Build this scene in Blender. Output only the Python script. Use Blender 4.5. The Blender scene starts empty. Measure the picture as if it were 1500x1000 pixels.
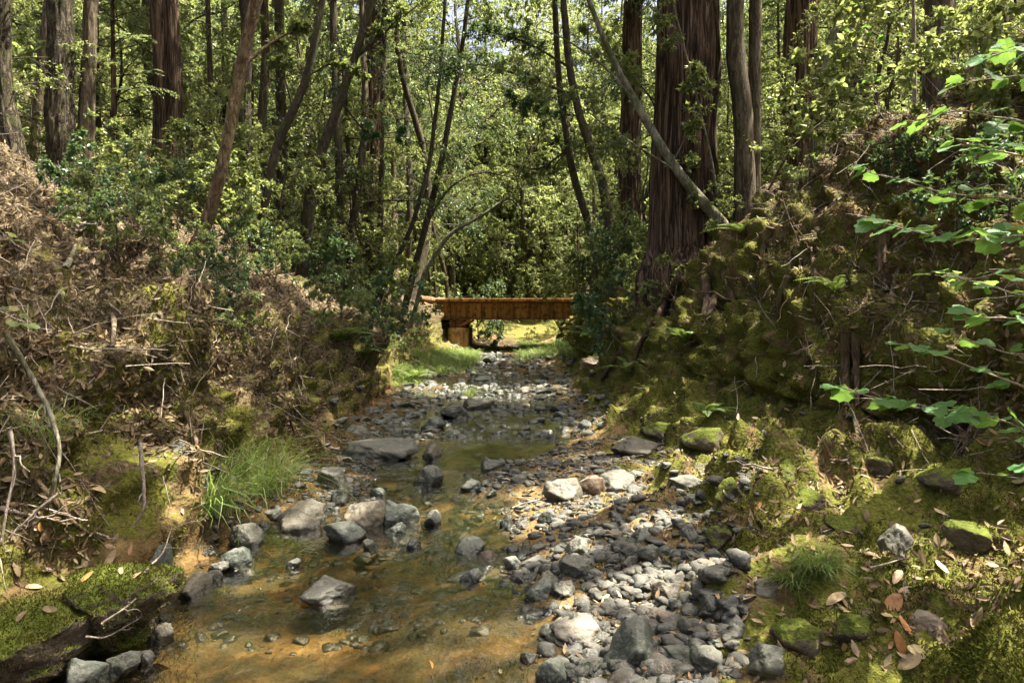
SUN_AZ, SUN_EL, SUN_E, SKY_E, EXPO = 84., 71., 5., .085, 2.6
SHADE = [(5.4, 4.0, 1, 5.5, 1.2, -3.8, .3), (6.6, 6.4, 1, 6.5, .75, -5.4, -2.8), (8.4, 7.5, 1, 5., .72, -8.6, -.5), (12, 10.5, 1, 6, 1.1, -8, 0), (-7, 2.5, 1, 5, 1., 0, 0), (-3.5, -4, 1, 6, 1., 0, 0), (4.5, -3, 2, 5, 1., -2, 1)]
import bpy, bmesh, math
import numpy as np
from mathutils import Vector, Matrix
from mathutils.bvhtree import BVHTree

R = np.random.default_rng(11)
S = bpy.context.scene
COL = S.collection
PI = math.pi
CAMZ, HZ = 1.5, 470.0          # camera height, pixel row of the horizon in the 1500 px photograph


# ------------------------------------------------------------------ noise
def _h(i, j, k, s):
    n = (i.astype(np.uint32) * np.uint32(374761393) + j.astype(np.uint32) * np.uint32(668265263)
         + k.astype(np.uint32) * np.uint32(2246822519) + np.uint32((s * 974634777) & 0xffffffff))
    n = (n ^ (n >> np.uint32(13))) * np.uint32(1274126177)
    n = (n ^ (n >> np.uint32(16))) * np.uint32(2654435761)
    n = n ^ (n >> np.uint32(15))
    return n.astype(np.float64) / 2147483648.0 - 1.0


def vnoise(p, seed=0):
    p = np.asarray(p, float)
    f = np.floor(p)
    i = f.astype(np.int64)
    t = p - f
    t = t * t * t * (t * (t * 6 - 15) + 10)
    r = 0
    for a in (0, 1):
        for b in (0, 1):
            for c in (0, 1):
                w = ((t[:, 0] if a else 1 - t[:, 0]) * (t[:, 1] if b else 1 - t[:, 1]) * (t[:, 2] if c else 1 - t[:, 2]))
                r = r + w * _h(i[:, 0] + a, i[:, 1] + b, i[:, 2] + c, seed)
    return r


def fbm(p, oct=4, seed=0, gain=.5):
    r, a, q = 0, 1., np.asarray(p, float)
    for o in range(oct):
        r = r + a * vnoise(q, seed + o)
        q = q * 2.03 + 7.1
        a *= gain
    return r


def ridged(p, oct=3, seed=0):
    r, a, q = 0, 1., np.asarray(p, float)
    for o in range(oct):
        r = r + a * (1 - 2 * np.abs(vnoise(q, seed + o)))
        q = q * 2.1 + 3.3
        a *= .5
    return r


def unit(v):
    return v / np.maximum(np.linalg.norm(v, axis=-1, keepdims=True), 1e-9)


# ------------------------------------------------------------------ mesh building
class MB:
    def __init__(s):
        s.V, s.Q, s.T, s.n = [], [], [], 0

    def add(s, V, Q=None, T=None):
        V = np.asarray(V, float).reshape(-1, 3)
        if Q is not None and len(Q): s.Q.append(np.asarray(Q).reshape(-1, 4) + s.n)
        if T is not None and len(T): s.T.append(np.asarray(T).reshape(-1, 3) + s.n)
        s.V.append(V)
        s.n += len(V)
        return s

    def arrays(s):
        V = np.concatenate(s.V) if s.V else np.zeros((0, 3))
        Q = np.concatenate(s.Q) if s.Q else np.zeros((0, 4), int)
        T = np.concatenate(s.T) if s.T else np.zeros((0, 3), int)
        return V, Q, T

    def mesh(s, name, mat, smooth=True, attrs=None):
        V, Q, T = s.arrays()
        me = bpy.data.meshes.new(name)
        me.vertices.add(len(V))
        me.vertices.foreach_set('co', V.astype(np.float32).ravel())
        nl = len(Q) * 4 + len(T) * 3
        me.loops.add(nl)
        me.loops.foreach_set('vertex_index', np.concatenate([Q.ravel(), T.ravel()]).astype(np.int32))
        me.polygons.add(len(Q) + len(T))
        st = np.concatenate([np.arange(len(Q)) * 4, len(Q) * 4 + np.arange(len(T)) * 3]).astype(np.int32)
        me.polygons.foreach_set('loop_start', st)
        me.polygons.foreach_set('use_smooth', np.full(len(Q) + len(T), smooth, dtype=bool))
        for k, a in (attrs or {}).items():
            at_ = me.attributes.new(k, 'FLOAT', 'POINT')
            at_.data.foreach_set('value', np.asarray(a, np.float32))
        me.update(calc_edges=True)
        if mat: me.materials.append(mat)
        return me

    def obj(s, name, mat, parent=None, smooth=True, attrs=None, loc=None):
        return link(name, s.mesh(name, mat, smooth, attrs), parent, loc)


def link(name, me, parent=None, loc=None):
    o = bpy.data.objects.new(name, me)
    COL.objects.link(o)
    if loc is not None: o.location = loc
    if parent: o.parent = parent
    return o


def tag(o, label=None, cat=None, group=None, kind=None):
    if label: o['label'] = label
    if cat: o['category'] = cat
    if group: o['group'] = group
    if kind: o['kind'] = kind
    return o


def empty(name, loc, label, cat, group=None, rz=0.):
    o = bpy.data.objects.new(name, None)
    o.empty_display_size = .1
    COL.objects.link(o)
    o.location = loc
    o.rotation_euler = (0, 0, rz)
    return tag(o, label, cat, group)


def copy_tree(o, loc, rz, sc, label=None, group=None):
    c = o.copy()
    COL.objects.link(c)
    c.location, c.rotation_euler, c.scale = loc, (0, 0, rz), (sc, sc, sc) if np.isscalar(sc) else sc
    if label: c['label'] = label
    if group: c['group'] = group
    for ch in list(o.children):
        d = ch.copy()
        COL.objects.link(d)
        d.parent = c
        for g in list(ch.children):
            e = g.copy()
            COL.objects.link(e)
            e.parent = d
    return c


def tubes(mb, P, Rr, sides=5, cap=False):
    """P (B,n,3) centre lines, Rr (B,n) radii."""
    P = np.asarray(P, float)
    if P.ndim == 2: P = P[None]
    Rr = np.broadcast_to(np.asarray(Rr, float), P.shape[:2])
    B, n, _ = P.shape
    T = np.empty_like(P)
    T[:, 1:-1] = P[:, 2:] - P[:, :-2]
    T[:, 0] = P[:, 1] - P[:, 0]
    T[:, -1] = P[:, -1] - P[:, -2]
    T = unit(T)
    mean = unit(P[:, -1] - P[:, 0] + 1e-6)
    ref = np.zeros((B, 3))
    ref[np.arange(B), np.argmin(np.abs(mean), axis=1)] = 1
    U = unit(np.cross(T, ref[:, None, :]))
    W = np.cross(T, U)
    a = np.arange(sides) * 2 * PI / sides
    V = (P[:, :, None, :] + Rr[:, :, None, None] * (np.cos(a)[None, None, :, None] * U[:, :, None, :]
                                                    + np.sin(a)[None, None, :, None] * W[:, :, None, :]))
    b, i, j = np.meshgrid(np.arange(B), np.arange(n - 1), np.arange(sides), indexing='ij')
    k = lambda i_, j_: (b * n + i_) * sides + j_ % sides
    Q = np.stack([k(i, j), k(i, j + 1), k(i + 1, j + 1), k(i + 1, j)], -1).reshape(-1, 4)
    base = mb.n
    mb.add(V, Q)
    if cap:
        n0 = mb.n
        j2 = np.arange(sides)
        for bb in range(B):
            for row_, flip in ((0, 1), (n - 1, 0)):
                rim = base + (bb * n + row_) * sides
                c = mb.n
                mb.V.append(P[bb, row_][None])
                mb.n += 1
                a_, b_ = rim + j2, rim + (j2 + 1) % sides
                mb.T.append(np.stack([a_, b_, np.full(sides, c)], -1) if flip else np.stack([b_, a_, np.full(sides, c)], -1))
    return mb


def leaves(mb, P, D, N, L, W, kind='diamond', fold=.25, droop=0.):
    """one small blade per row; D along the blade, N its upper side"""
    D = unit(D)
    Sd = unit(np.cross(D, N))
    N = np.cross(Sd, D)
    L = np.broadcast_to(L, len(P))[:, None]
    W = np.broadcast_to(W, len(P))[:, None]
    n = len(P)
    if kind == 'diamond':
        V = np.stack([P, P + D * L * .45 + Sd * W * .5 + N * W * fold, P + D * L - N * L * droop,
                      P + D * L * .45 - Sd * W * .5 + N * W * fold], 1)
        o = np.arange(n)[:, None] * 4
        mb.add(V, T=np.concatenate([o + [0, 3, 2], o + [0, 2, 1]]))
    elif kind == 'leaf':
        V = np.stack([P, P + D * L * .3 + Sd * W * .45 + N * W * fold, P + D * L * .65 + Sd * W * .42 + N * W * fold - N * L * droop * .4,
                      P + D * L - N * L * droop, P + D * L * .65 - Sd * W * .42 + N * W * fold - N * L * droop * .4,
                      P + D * L * .3 - Sd * W * .45 + N * W * fold], 1)
        o = np.arange(n)[:, None] * 6
        mb.add(V, Q=np.concatenate([o + [0, 3, 2, 1], o + [0, 5, 4, 3]]))
    elif kind == 'lobed':
        ang = np.array([0, 18, 34, 50, 70, 92, 115, 140, 165])
        rad = np.array([1.0, .80, .84, .62, .72, .58, .62, .46, .40])
        ang = np.radians(np.concatenate([ang, -ang[:0:-1]]))
        rad = np.concatenate([rad, rad[:0:-1]])
        m = len(ang)
        cx = .4
        V = [P + D * L * cx]
        for a_, r_ in zip(ang, rad):
            fx, fy = cx + .6 * r_ * math.cos(a_), .78 * r_ * math.sin(a_)
            V.append(P + D * L * fx + Sd * W * fy + N * (W * fold * abs(fy) - L * droop * fx * fx + W * .03 * math.sin(5 * a_)))
        V = np.stack(V, 1)
        o = np.arange(n)[:, None] * (m + 1)
        mb.add(V, T=np.concatenate([o + [0, 1 + q, 1 + (q + 1) % m] for q in range(m)]))
    return mb


def rand_unit(n):
    return unit(R.normal(size=(n, 3)))


# ------------------------------------------------------------------ materials
class NT:
    def __init__(s, name):
        s.m = bpy.data.materials.new(name)
        s.m.use_nodes = True
        s.t = s.m.node_tree
        s.t.nodes.clear()
        s.out = s.t.nodes.new('ShaderNodeOutputMaterial')

    def n(s, typ, ins=None, **props):
        nd = s.t.nodes.new('ShaderNode' + typ)
        for k, v in props.items(): setattr(nd, k, v)
        for k, v in (ins or {}).items():
            sk = nd.inputs[k]
            if isinstance(v, bpy.types.NodeSocket): s.t.links.new(v, sk)
            elif isinstance(v, bpy.types.Node): s.t.links.new(v.outputs[0], sk)
            else:
                if isinstance(v, tuple) and len(v) == 3 and sk.type == 'RGBA': v = v + (1,)
                sk.default_value = v
        return nd

    def ramp(s, fac, stops, interp='LINEAR'):
        nd = s.n('ValToRGB', {'Fac': fac})
        cr = nd.color_ramp
        cr.interpolation = interp
        while len(cr.elements) < len(stops): cr.elements.new(.5)
        for e, (p, c) in zip(cr.elements, stops):
            e.position = p
            e.color = (c, c, c, 1) if np.isscalar(c) else tuple(c) + (1,)
        return nd.outputs[0]

    def noise(s, vec, scale, detail=4, rough=.55, dist=0.):
        ins = {'Scale': scale, 'Detail': detail, 'Roughness': rough, 'Distortion': dist}
        if vec is not None: ins['Vector'] = vec
        return s.n('TexNoise', ins).outputs['Fac']

    def mix(s, f, a, b, mode='MIX'):
        nd = s.t.nodes.new('ShaderNodeMix')
        nd.data_type, nd.blend_type = 'RGBA', mode
        for sk, v in ((nd.inputs[0], f), (nd.inputs[6], a), (nd.inputs[7], b)):
            if isinstance(v, bpy.types.NodeSocket): s.t.links.new(v, sk)
            else: sk.default_value = v + (1,) if isinstance(v, tuple) and len(v) == 3 else v
        return nd.outputs[2]

    def math(s, op, a, b=None, clamp=False):
        nd = s.t.nodes.new('ShaderNodeMath')
        nd.operation, nd.use_clamp = op, clamp
        for sk, v in ((nd.inputs[0], a), (nd.inputs[1], b)):
            if v is None: continue
            if isinstance(v, bpy.types.NodeSocket): s.t.links.new(v, sk)
            else: sk.default_value = v
        return nd.outputs[0]

    def maprange(s, v, a, b, c=0., d=1., smooth=True):
        nd = s.n('MapRange', {'Value': v, 'From Min': a, 'From Max': b, 'To Min': c, 'To Max': d})
        if smooth: nd.interpolation_type = 'SMOOTHSTEP'
        return nd.outputs[0]

    def attr(s, name):
        return s.n('Attribute', attribute_name=name).outputs['Fac']

    def bump(s, h, strength=.5, dist=.02, normal=None):
        ins = {'Height': h, 'Strength': strength, 'Distance': dist}
        if normal is not None: ins['Normal'] = normal
        return s.n('Bump', ins).outputs[0]

    def done(s, shader):
        s.t.links.new(shader.outputs[0] if isinstance(shader, bpy.types.Node) else shader, s.out.inputs[0])
        return s.m

    def principled(s, col, rough=.7, normal=None, spec=.3, **extra):
        ins = {'Base Color': col, 'Roughness': rough, 'Specular IOR Level': spec}
        if normal is not None: ins['Normal'] = normal
        ins.update(extra)
        return s.n('BsdfPrincipled', ins)


def leaf_mat(name, c1, c2, c3, trans, tfac=.45, rough=.42, spec=.45, blotch=0.):
    t = NT(name)
    g = t.n('NewGeometry')
    oi = t.n('ObjectInfo')
    col = t.ramp(g.outputs['Random Per Island'], [(0, c1), (.6, c2), (.93, c2), (1, c3)])
    if blotch:
        ps = g.outputs['Position']
        bl = t.math('ADD', t.maprange(t.noise(ps, 70., 4, .7), .45, .68, 0, .7), t.maprange(t.noise(ps, 22., 2), .5, .7, 0, .5), True)
        col = t.mix(t.math('MULTIPLY', bl, blotch), col, t.mix(.75, col, (.05, .03, .015)))
    hs = t.n('HueSaturation', {'Color': col, 'Hue': t.maprange(oi.outputs['Random'], 0, 1, .485, .51, False),
                               'Value': t.maprange(oi.outputs['Random'], 0, 1, .8, 1.2, False)})
    p = t.principled(hs.outputs[0], rough, spec=spec)
    tc = t.mix(t.maprange(g.outputs['Random Per Island'], 0, 1, 0, .5, False), trans, hs.outputs[0])
    tr = t.n('BsdfTranslucent', {'Color': tc})
    return t.done(t.n('MixShader', {0: tfac, 1: p.outputs[0], 2: tr.outputs[0]}))


def bark_mat(name, dark, mid, light, vs=(14, 14, 1.6), bump=.8, dist=.02, moss=0.):
    t = NT(name)
    tc = t.n('TexCoord').outputs['Object']
    mp = t.n('Mapping', {'Vector': tc, 'Scale': vs}).outputs[0]
    n1 = t.noise(mp, 1., 7, .68, .7)
    n2 = t.noise(tc, 2.2, 3)
    n3 = t.noise(tc, 45., 3)
    fis = t.maprange(t.math('ABSOLUTE', t.math('SUBTRACT', t.noise(mp, .62, 5, .6, 1.1), .5)), 0., .055)
    col = t.ramp(n1, [(.32, dark), (.48, mid), (.66, light)])
    col = t.mix(t.maprange(n2, .4, .68, 0, .45), col, t.mix(.5, col, dark))
    col = t.mix(t.math('SUBTRACT', 1., fis), col, t.mix(.85, col, dark))
    if moss:
        mk = t.math('MULTIPLY', t.maprange(t.noise(tc, 3.5, 5), .5, .62), moss)
        col = t.mix(mk, col, (.06, .068, .016))
    h = t.math('ADD', t.math('ADD', n1, t.math('MULTIPLY', n3, .25)), t.math('MULTIPLY', fis, .5))
    return t.done(t.principled(col, .88, t.bump(h, bump, dist), .15))


def make_materials():
    M = {}
    # foliage
    M['bay'] = leaf_mat('bay_leaf', (.034, .056, .02), (.072, .104, .035), (.24, .2, .07), (.35, .42, .11), .46, .4, .42)
    M['baydark'] = leaf_mat('dark_bay_leaf', (.03, .065, .03), (.05, .09, .035), (.09, .12, .04), (.16, .25, .05), .3)
    M['light'] = leaf_mat('pale_leaf', (.05, .08, .022), (.1, .138, .04), (.28, .23, .08), (.42, .48, .14), .48, .42, .42)
    M['needle'] = leaf_mat('needle_spray', (.035, .058, .024), (.062, .088, .034), (.17, .12, .06), (.3, .4, .13), .45, .55)
    M['hazel'] = leaf_mat('broad_soft_leaf', (.045, .12, .035), (.085, .19, .055), (.2, .24, .06), (.24, .42, .07), .4, .55, .28)
    M['fern'] = leaf_mat('fern_frond', (.06, .12, .02), (.10, .16, .03), (.2, .18, .05), (.25, .33, .06), .42, .5)
    M['grass'] = leaf_mat('grass_blade', (.07, .13, .03), (.14, .21, .05), (.4, .33, .16), (.3, .38, .08), .4, .45)
    t = NT('moss_blade')
    g = t.n('NewGeometry')
    na = t.noise(g.outputs['Position'], 5., 4, .6)
    c1 = t.ramp(g.outputs['Random Per Island'], [(0, (.028, .038, .006)), (.7, (.082, .097, .012)), (1, (.15, .155, .025))])
    c2 = t.ramp(g.outputs['Random Per Island'], [(0, (.045, .036, .012)), (.7, (.1, .09, .022)), (1, (.17, .14, .05))])
    cm = t.mix(t.maprange(na, .42, .6), c1, c2)
    M['mossblade'] = t.done(t.n('MixShader', {0: .22, 1: t.principled(cm, .85, None, .1).outputs[0], 2: t.n('BsdfTranslucent', {'Color': cm}).outputs[0]}))
    M['dryleaf'] = leaf_mat('dry_leaf', (.04, .029, .014), (.17, .135, .07), (.2, .11, .045), (.3, .2, .08), .15, .6, .25, .6)
    M['dryleaf_tan'] = leaf_mat('tan_leaf', (.27, .2, .1), (.4, .31, .17), (.36, .22, .1), (.4, .26, .1), .15, .5, .3, .9)
    M['dryleaf_orange'] = leaf_mat('orange_leaf', (.36, .17, .05), (.42, .22, .07), (.42, .2, .06), (.4, .2, .05), .15, .5, .3, .9)
    # bark
    M['redwood'] = bark_mat('redwood_bark', (.02, .012, .008), (.115, .073, .046), (.27, .19, .13), (15, 15, .8), 1., .07)
    M['fir'] = bark_mat('fir_bark', (.016, .013, .008), (.065, .053, .034), (.16, .135, .09), (13, 13, 3.2), 1., .06, .4)
    M['darkbark'] = bark_mat('dark_bark', (.022, .018, .013), (.06, .048, .034), (.12, .1, .075), (22, 22, 5), .7, .012, .5)
    M['greybark'] = bark_mat('grey_brown_bark', (.03, .023, .015), (.095, .074, .048), (.19, .155, .11), (18, 18, 3), .7, .012, .2)
    M['palebark'] = bark_mat('pale_mossy_bark', (.07, .064, .04), (.17, .16, .11), (.32, .3, .23), (14, 14, 4), .5, .008, .85)
    M['warmbark'] = bark_mat('mottled_warm_bark', (.035, .02, .011), (.115, .075, .038), (.24, .19, .115), (12, 12, 5), .6, .01, .35)
    M['stick'] = bark_mat('dry_stick_bark', (.14, .11, .085), (.28, .24, .19), (.45, .4, .33), (30, 30, 10), .5, .004)
    M['root'] = bark_mat('root_bark', (.04, .026, .016), (.1, .065, .04), (.18, .13, .09), (24, 24, 6), .7, .008, .35)

    # rocks
    def rock(name, island=False, tint=(1, 1, 1)):
        t = NT(name)
        g = t.n('NewGeometry')
        if island:
            rnd = g.outputs['Random Per Island']
            vec = g.outputs['Position']
        else:
            rnd = t.n('ObjectInfo').outputs['Random']
            vec = t.n('VectorMath', {0: t.n('TexCoord').outputs['Object'], 1: t.n('ObjectInfo').outputs['Location']}, operation='ADD').outputs[0]
            vec = g.outputs['Position']
        c = lambda *v: tuple(a * b for a, b in zip(v, tint))
        base = t.ramp(rnd, [(0, c(.055, .06, .045)), (.25, c(.085, .09, .07)), (.5, c(.125, .125, .1)), (.68, c(.065, .07, .055)),
                            (.8, c(.14, .105, .07)), (.92, c(.2, .185, .155)), (1, c(.06, .07, .05))])
        n1 = t.noise(vec, 9., 6, .65, .4)
        n2 = t.noise(vec, 60., 4, .7)
        vein = t.maprange(t.math('ABSOLUTE', t.math('SUBTRACT', t.noise(vec, 6., 5, .6, 1.5), .5)), 0, .018, .22, 0)
        col = t.mix(t.maprange(n1, .35, .7, 0, .8), base, t.mix(.5, base, (.06, .065, .055)))
        col = t.mix(t.maprange(n2, .52, .7, 0, .45), col, t.mix(.4, col, (.24, .235, .2)))
        col = t.mix(vein, col, (.34, .32, .28))
        pz = t.n('SeparateXYZ', {0: g.outputs['Position']})
        wl = t.maprange(pz.outputs[1], 9., 27., 0., .27, False)
        hgt = t.math('ADD', t.math('SUBTRACT', pz.outputs[2], wl), t.math('MULTIPLY', t.math('SUBTRACT', n1, .5), .07))
        wet = t.maprange(hgt, .015, .055, 1, 0)
        col = t.mix(wet, col, t.mix(.62, col, (.012, .013, .01)))
        up = t.n('SeparateXYZ', {0: g.outputs['Normal']}).outputs[2]
        dust = t.math('MULTIPLY', t.maprange(t.math('ADD', up, t.math('MULTIPLY', t.math('SUBTRACT', n1, .5), 1.4)), .62, 1.0), t.math('SUBTRACT', 1., wet))
        col = t.mix(t.math('MULTIPLY', dust, .28), col, t.mix(.5, col, (.3, .285, .25)))
        rough = t.math('SUBTRACT', .72, t.math('MULTIPLY', wet, .5))
        nb = t.math('ADD', n1, t.math('MULTIPLY', n2, .35))
        return t.done(t.principled(col, rough, t.bump(nb, .75, .025), .4))
    M['rock'] = rock('creek_rock', tint=(.48, .5, .45))
    M['rockpale'] = rock('pale_rock', tint=(.78, .76, .71))
    M['rockwarm'] = rock('warm_rock', tint=(.95, .78, .62))
    M['rockdark'] = rock('dark_rock', tint=(.62, .72, .68))
    M['gravel'] = rock('gravel', True, (.21, .22, .195))
    M['graveldark'] = rock('dark_gravel', True, (.55, .6, .55))

    # mossy stone
    t = NT('mossy_stone')
    g = t.n('NewGeometry')
    pos = g.outputs['Position']
    n1 = t.noise(pos, 7., 6, .6, .4)
    n2 = t.noise(pos, 70., 4, .7)
    up = t.n('SeparateXYZ', {0: g.outputs['Normal']}).outputs[2]
    mk = t.maprange(t.math('ADD', up, t.math('MULTIPLY', t.math('SUBTRACT', n1, .5), 2.2)), .25, .6)
    moss = t.ramp(n2, [(.3, (.03, .04, .008)), (.5, (.075, .095, .014)), (.7, (.14, .15, .025))])
    col = t.mix(mk, t.ramp(n1, [(.3, (.055, .043, .03)), (.7, (.17, .14, .1))]), moss)
    M['mossrock'] = t.done(t.principled(col, .9, t.bump(t.math('ADD', n1, t.math('MULTIPLY', n2, .6)), .9, .03), .15))

    # ground
    t = NT('earth_bank')
    g = t.n('NewGeometry')
    pos = g.outputs['Position']
    A, B_, C_ = t.attr('moss'), t.attr('litter'), t.attr('bed')
    na = t.noise(pos, 1.7, 5, .6)
    nb = t.noise(pos, 9., 5, .65)
    nc = t.noise(pos, 55., 4, .7)
    nd_ = t.noise(pos, 3.6, 5, .6, .6)
    soil = t.ramp(nb, [(.3, (.045, .03, .013)), (.5, (.14, .098, .042)), (.72, (.27, .2, .09))])
    soil = t.mix(t.maprange(na, .45, .6, 0, .6), soil, t.mix(.5, soil, (.16, .10, .035)))
    vo = t.n('TexVoronoi', {'Vector': pos, 'Scale': 34., 'Randomness': 1.})
    sep = t.n('SeparateXYZ', {0: vo.outputs['Color']})
    lit = t.ramp(sep.outputs[0], [(0, (.025, .018, .01)), (.35, (.065, .047, .026)), (.7, (.13, .1, .055)), (1, (.21, .165, .09))])
    lit = t.mix(t.maprange(vo.outputs['Distance'], .0, .6, 0, .45), lit, (.03, .02, .012))
    moss = t.ramp(nc, [(.28, (.024, .03, .006)), (.5, (.075, .085, .012)), (.72, (.15, .15, .025))])
    moss = t.mix(t.maprange(nd_, .4, .65, 0, .6), moss, t.mix(.55, moss, (.12, .095, .02)))
    sand = t.ramp(nb, [(.25, (.034, .022, .008)), (.5, (.092, .056, .018)), (.75, (.19, .125, .048))])
    sand = t.mix(t.maprange(nd_, .4, .58, 0, .85), sand, (.04, .036, .016))
    sand = t.mix(t.maprange(nc, .52, .7, 0, .5), sand, (.05, .04, .025))
    sand = t.mix(t.maprange(na, .58, .7, 0, .6), sand, (.25, .105, .03))
    col = t.mix(t.maprange(t.math('ADD', B_, t.math('MULTIPLY', t.math('SUBTRACT', nd_, .5), 1.2)), .35, .6), soil, lit)
    col = t.mix(t.maprange(t.math('ADD', A, t.math('ADD', t.math('MULTIPLY', t.math('SUBTRACT', nd_, .5), 2.), t.math('MULTIPLY', t.math('SUBTRACT', nb, .5), 1.2))), .4, .62), col, moss)
    col = t.mix(t.maprange(t.math('ADD', C_, t.math('MULTIPLY', t.math('SUBTRACT', nb, .5), .5)), .4, .65), col, sand)
    hh = t.math('ADD', t.math('ADD', nb, t.math('MULTIPLY', nc, .4)), t.math('MULTIPLY', vo.outputs['Distance'], .3))
    M['earth'] = t.done(t.principled(col, .9, t.bump(hh, .9, .04), .15))

    # water
    t = NT('creek_water')
    pos = t.n('NewGeometry').outputs['Position']
    mp = t.n('Mapping', {'Vector': pos, 'Scale': (1., .55, 1.)}).outputs[0]
    n1 = t.noise(mp, 11., 3, .5, .8)
    n2 = t.noise(mp, 38., 2, .5)
    calm = t.maprange(t.noise(pos, 1.1, 2), .38, .62, .15, 1.)
    h = t.math('MULTIPLY', t.math('ADD', n1, t.math('MULTIPLY', n2, .35)), calm)
    nrm = t.bump(h, .8, .03)
    fr = t.n('Fresnel', {'IOR': 1.45, 'Normal': nrm}).outputs[0]
    gl = t.n('BsdfGlossy', {'Color': (1, 1, 1), 'Roughness': .02, 'Normal': nrm})
    tp = t.n('BsdfTransparent', {'Color': (.93, .89, .76)})
    M['water'] = t.done(t.n('MixShader', {0: t.math('MULTIPLY', fr, 2., True), 1: tp.outputs[0], 2: gl.outputs[0]}))

    # rust, concrete, timber
    def rust(name, a, b, c, d, streak=True):
        t = NT(name)
        tc = t.n('TexCoord').outputs['Object']
        mp = t.n('Mapping', {'Vector': tc, 'Scale': (7., 7., .7)}).outputs[0]
        n1 = t.noise(mp, 1., 5, .6, .3)
        n2 = t.noise(tc, 5., 6, .65)
        n3 = t.noise(tc, 60., 3)
        col = t.ramp(n1, [(.3, a), (.45, b), (.62, c), (.78, d)])
        col = t.mix(t.maprange(n2, .5, .62, 0, .9), col, a)
        col = t.mix(t.maprange(n3, .45, .7, 0, .3), col, c)
        return t.done(t.principled(col, .8, t.bump(t.math('ADD', n2, t.math('MULTIPLY', n3, .4)), .5, .012), .25))
    M['rust'] = rust('rusted_steel', (.06, .03, .016), (.27, .12, .034), (.42, .215, .07), (.48, .3, .13))
    M['rustdark'] = rust('dark_rusted_steel', (.04, .024, .016), (.13, .06, .025), (.22, .1, .035), (.3, .15, .06))
    M['pier'] = rust('stained_concrete', (.12, .07, .03), (.3, .18, .075), (.4, .25, .11), (.46, .32, .17))
    M['timber'] = bark_mat('weathered_timber', (.06, .035, .02), (.2, .12, .06), (.34, .22, .12), (5, 40, 40), .7, .01)
    return M


M = make_materials()

# ------------------------------------------------------------------ camera, light, sky
cam = bpy.data.cameras.new('camera')
cam.lens, cam.sensor_width = 24., 36.
cam.clip_start, cam.clip_end = .05, 1000.
cam.shift_y = -(500 - HZ) / 1500.
co = bpy.data.objects.new('camera', cam)
COL.objects.link(co)
co.location, co.rotation_euler = (0, 0, CAMZ), (PI / 2, 0, 0)
S.camera = co

AZ, EL = math.radians(SUN_AZ), math.radians(SUN_EL)
sdir = Vector((math.sin(AZ) * math.cos(EL), math.cos(AZ) * math.cos(EL), math.sin(EL)))
sun = bpy.data.lights.new('sun', 'SUN')
sun.energy, sun.angle, sun.color = SUN_E, math.radians(.5), (1., .92, .78)
so = bpy.data.objects.new('sun', sun)
COL.objects.link(so)
so.rotation_euler = sdir.to_track_quat('Z', 'Y').to_euler()
so.location = sdir * 60
w = bpy.data.worlds.new('World')
S.world = w
w.use_nodes = True
nt = w.node_tree
sky = nt.nodes.new('ShaderNodeTexSky')
sky.sky_type, sky.sun_disc = 'NISHITA', False
sky.sun_elevation, sky.sun_rotation = EL, AZ
sky.dust_density, sky.ozone_density, sky.air_density = 8., 0., .5
nt.links.new(sky.outputs[0], nt.nodes['Background'].inputs[0])
nt.nodes['Background'].inputs[1].default_value = SKY_E
S.view_settings.view_transform, S.view_settings.look = 'Standard', 'None'
S.view_settings.exposure, S.view_settings.gamma = EXPO, 1.
cy = S.cycles
cy.use_denoising = True
try: cy.denoiser = 'OPENIMAGEDENOISE'
except Exception: pass
cy.max_bounces, cy.diffuse_bounces, cy.glossy_bounces, cy.transmission_bounces, cy.transparent_max_bounces = 7, 4, 3, 5, 8
cy.sample_clamp_indirect = 6.
cy.use_adaptive_sampling, cy.adaptive_threshold = True, .015
cy.caustics_reflective = cy.caustics_refractive = False


# ------------------------------------------------------------------ ground
def wl(y):
    return np.interp(y, [9.2, 10, 14, 20, 27, 40, 80], [0, .02, .09, .18, .27, .5, 1.5])


STY = np.array([-8, 1.5, 3, 4.3, 6, 8, 10, 13, 15, 18, 22, 27, 33, 45, 70, 130], float)
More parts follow.
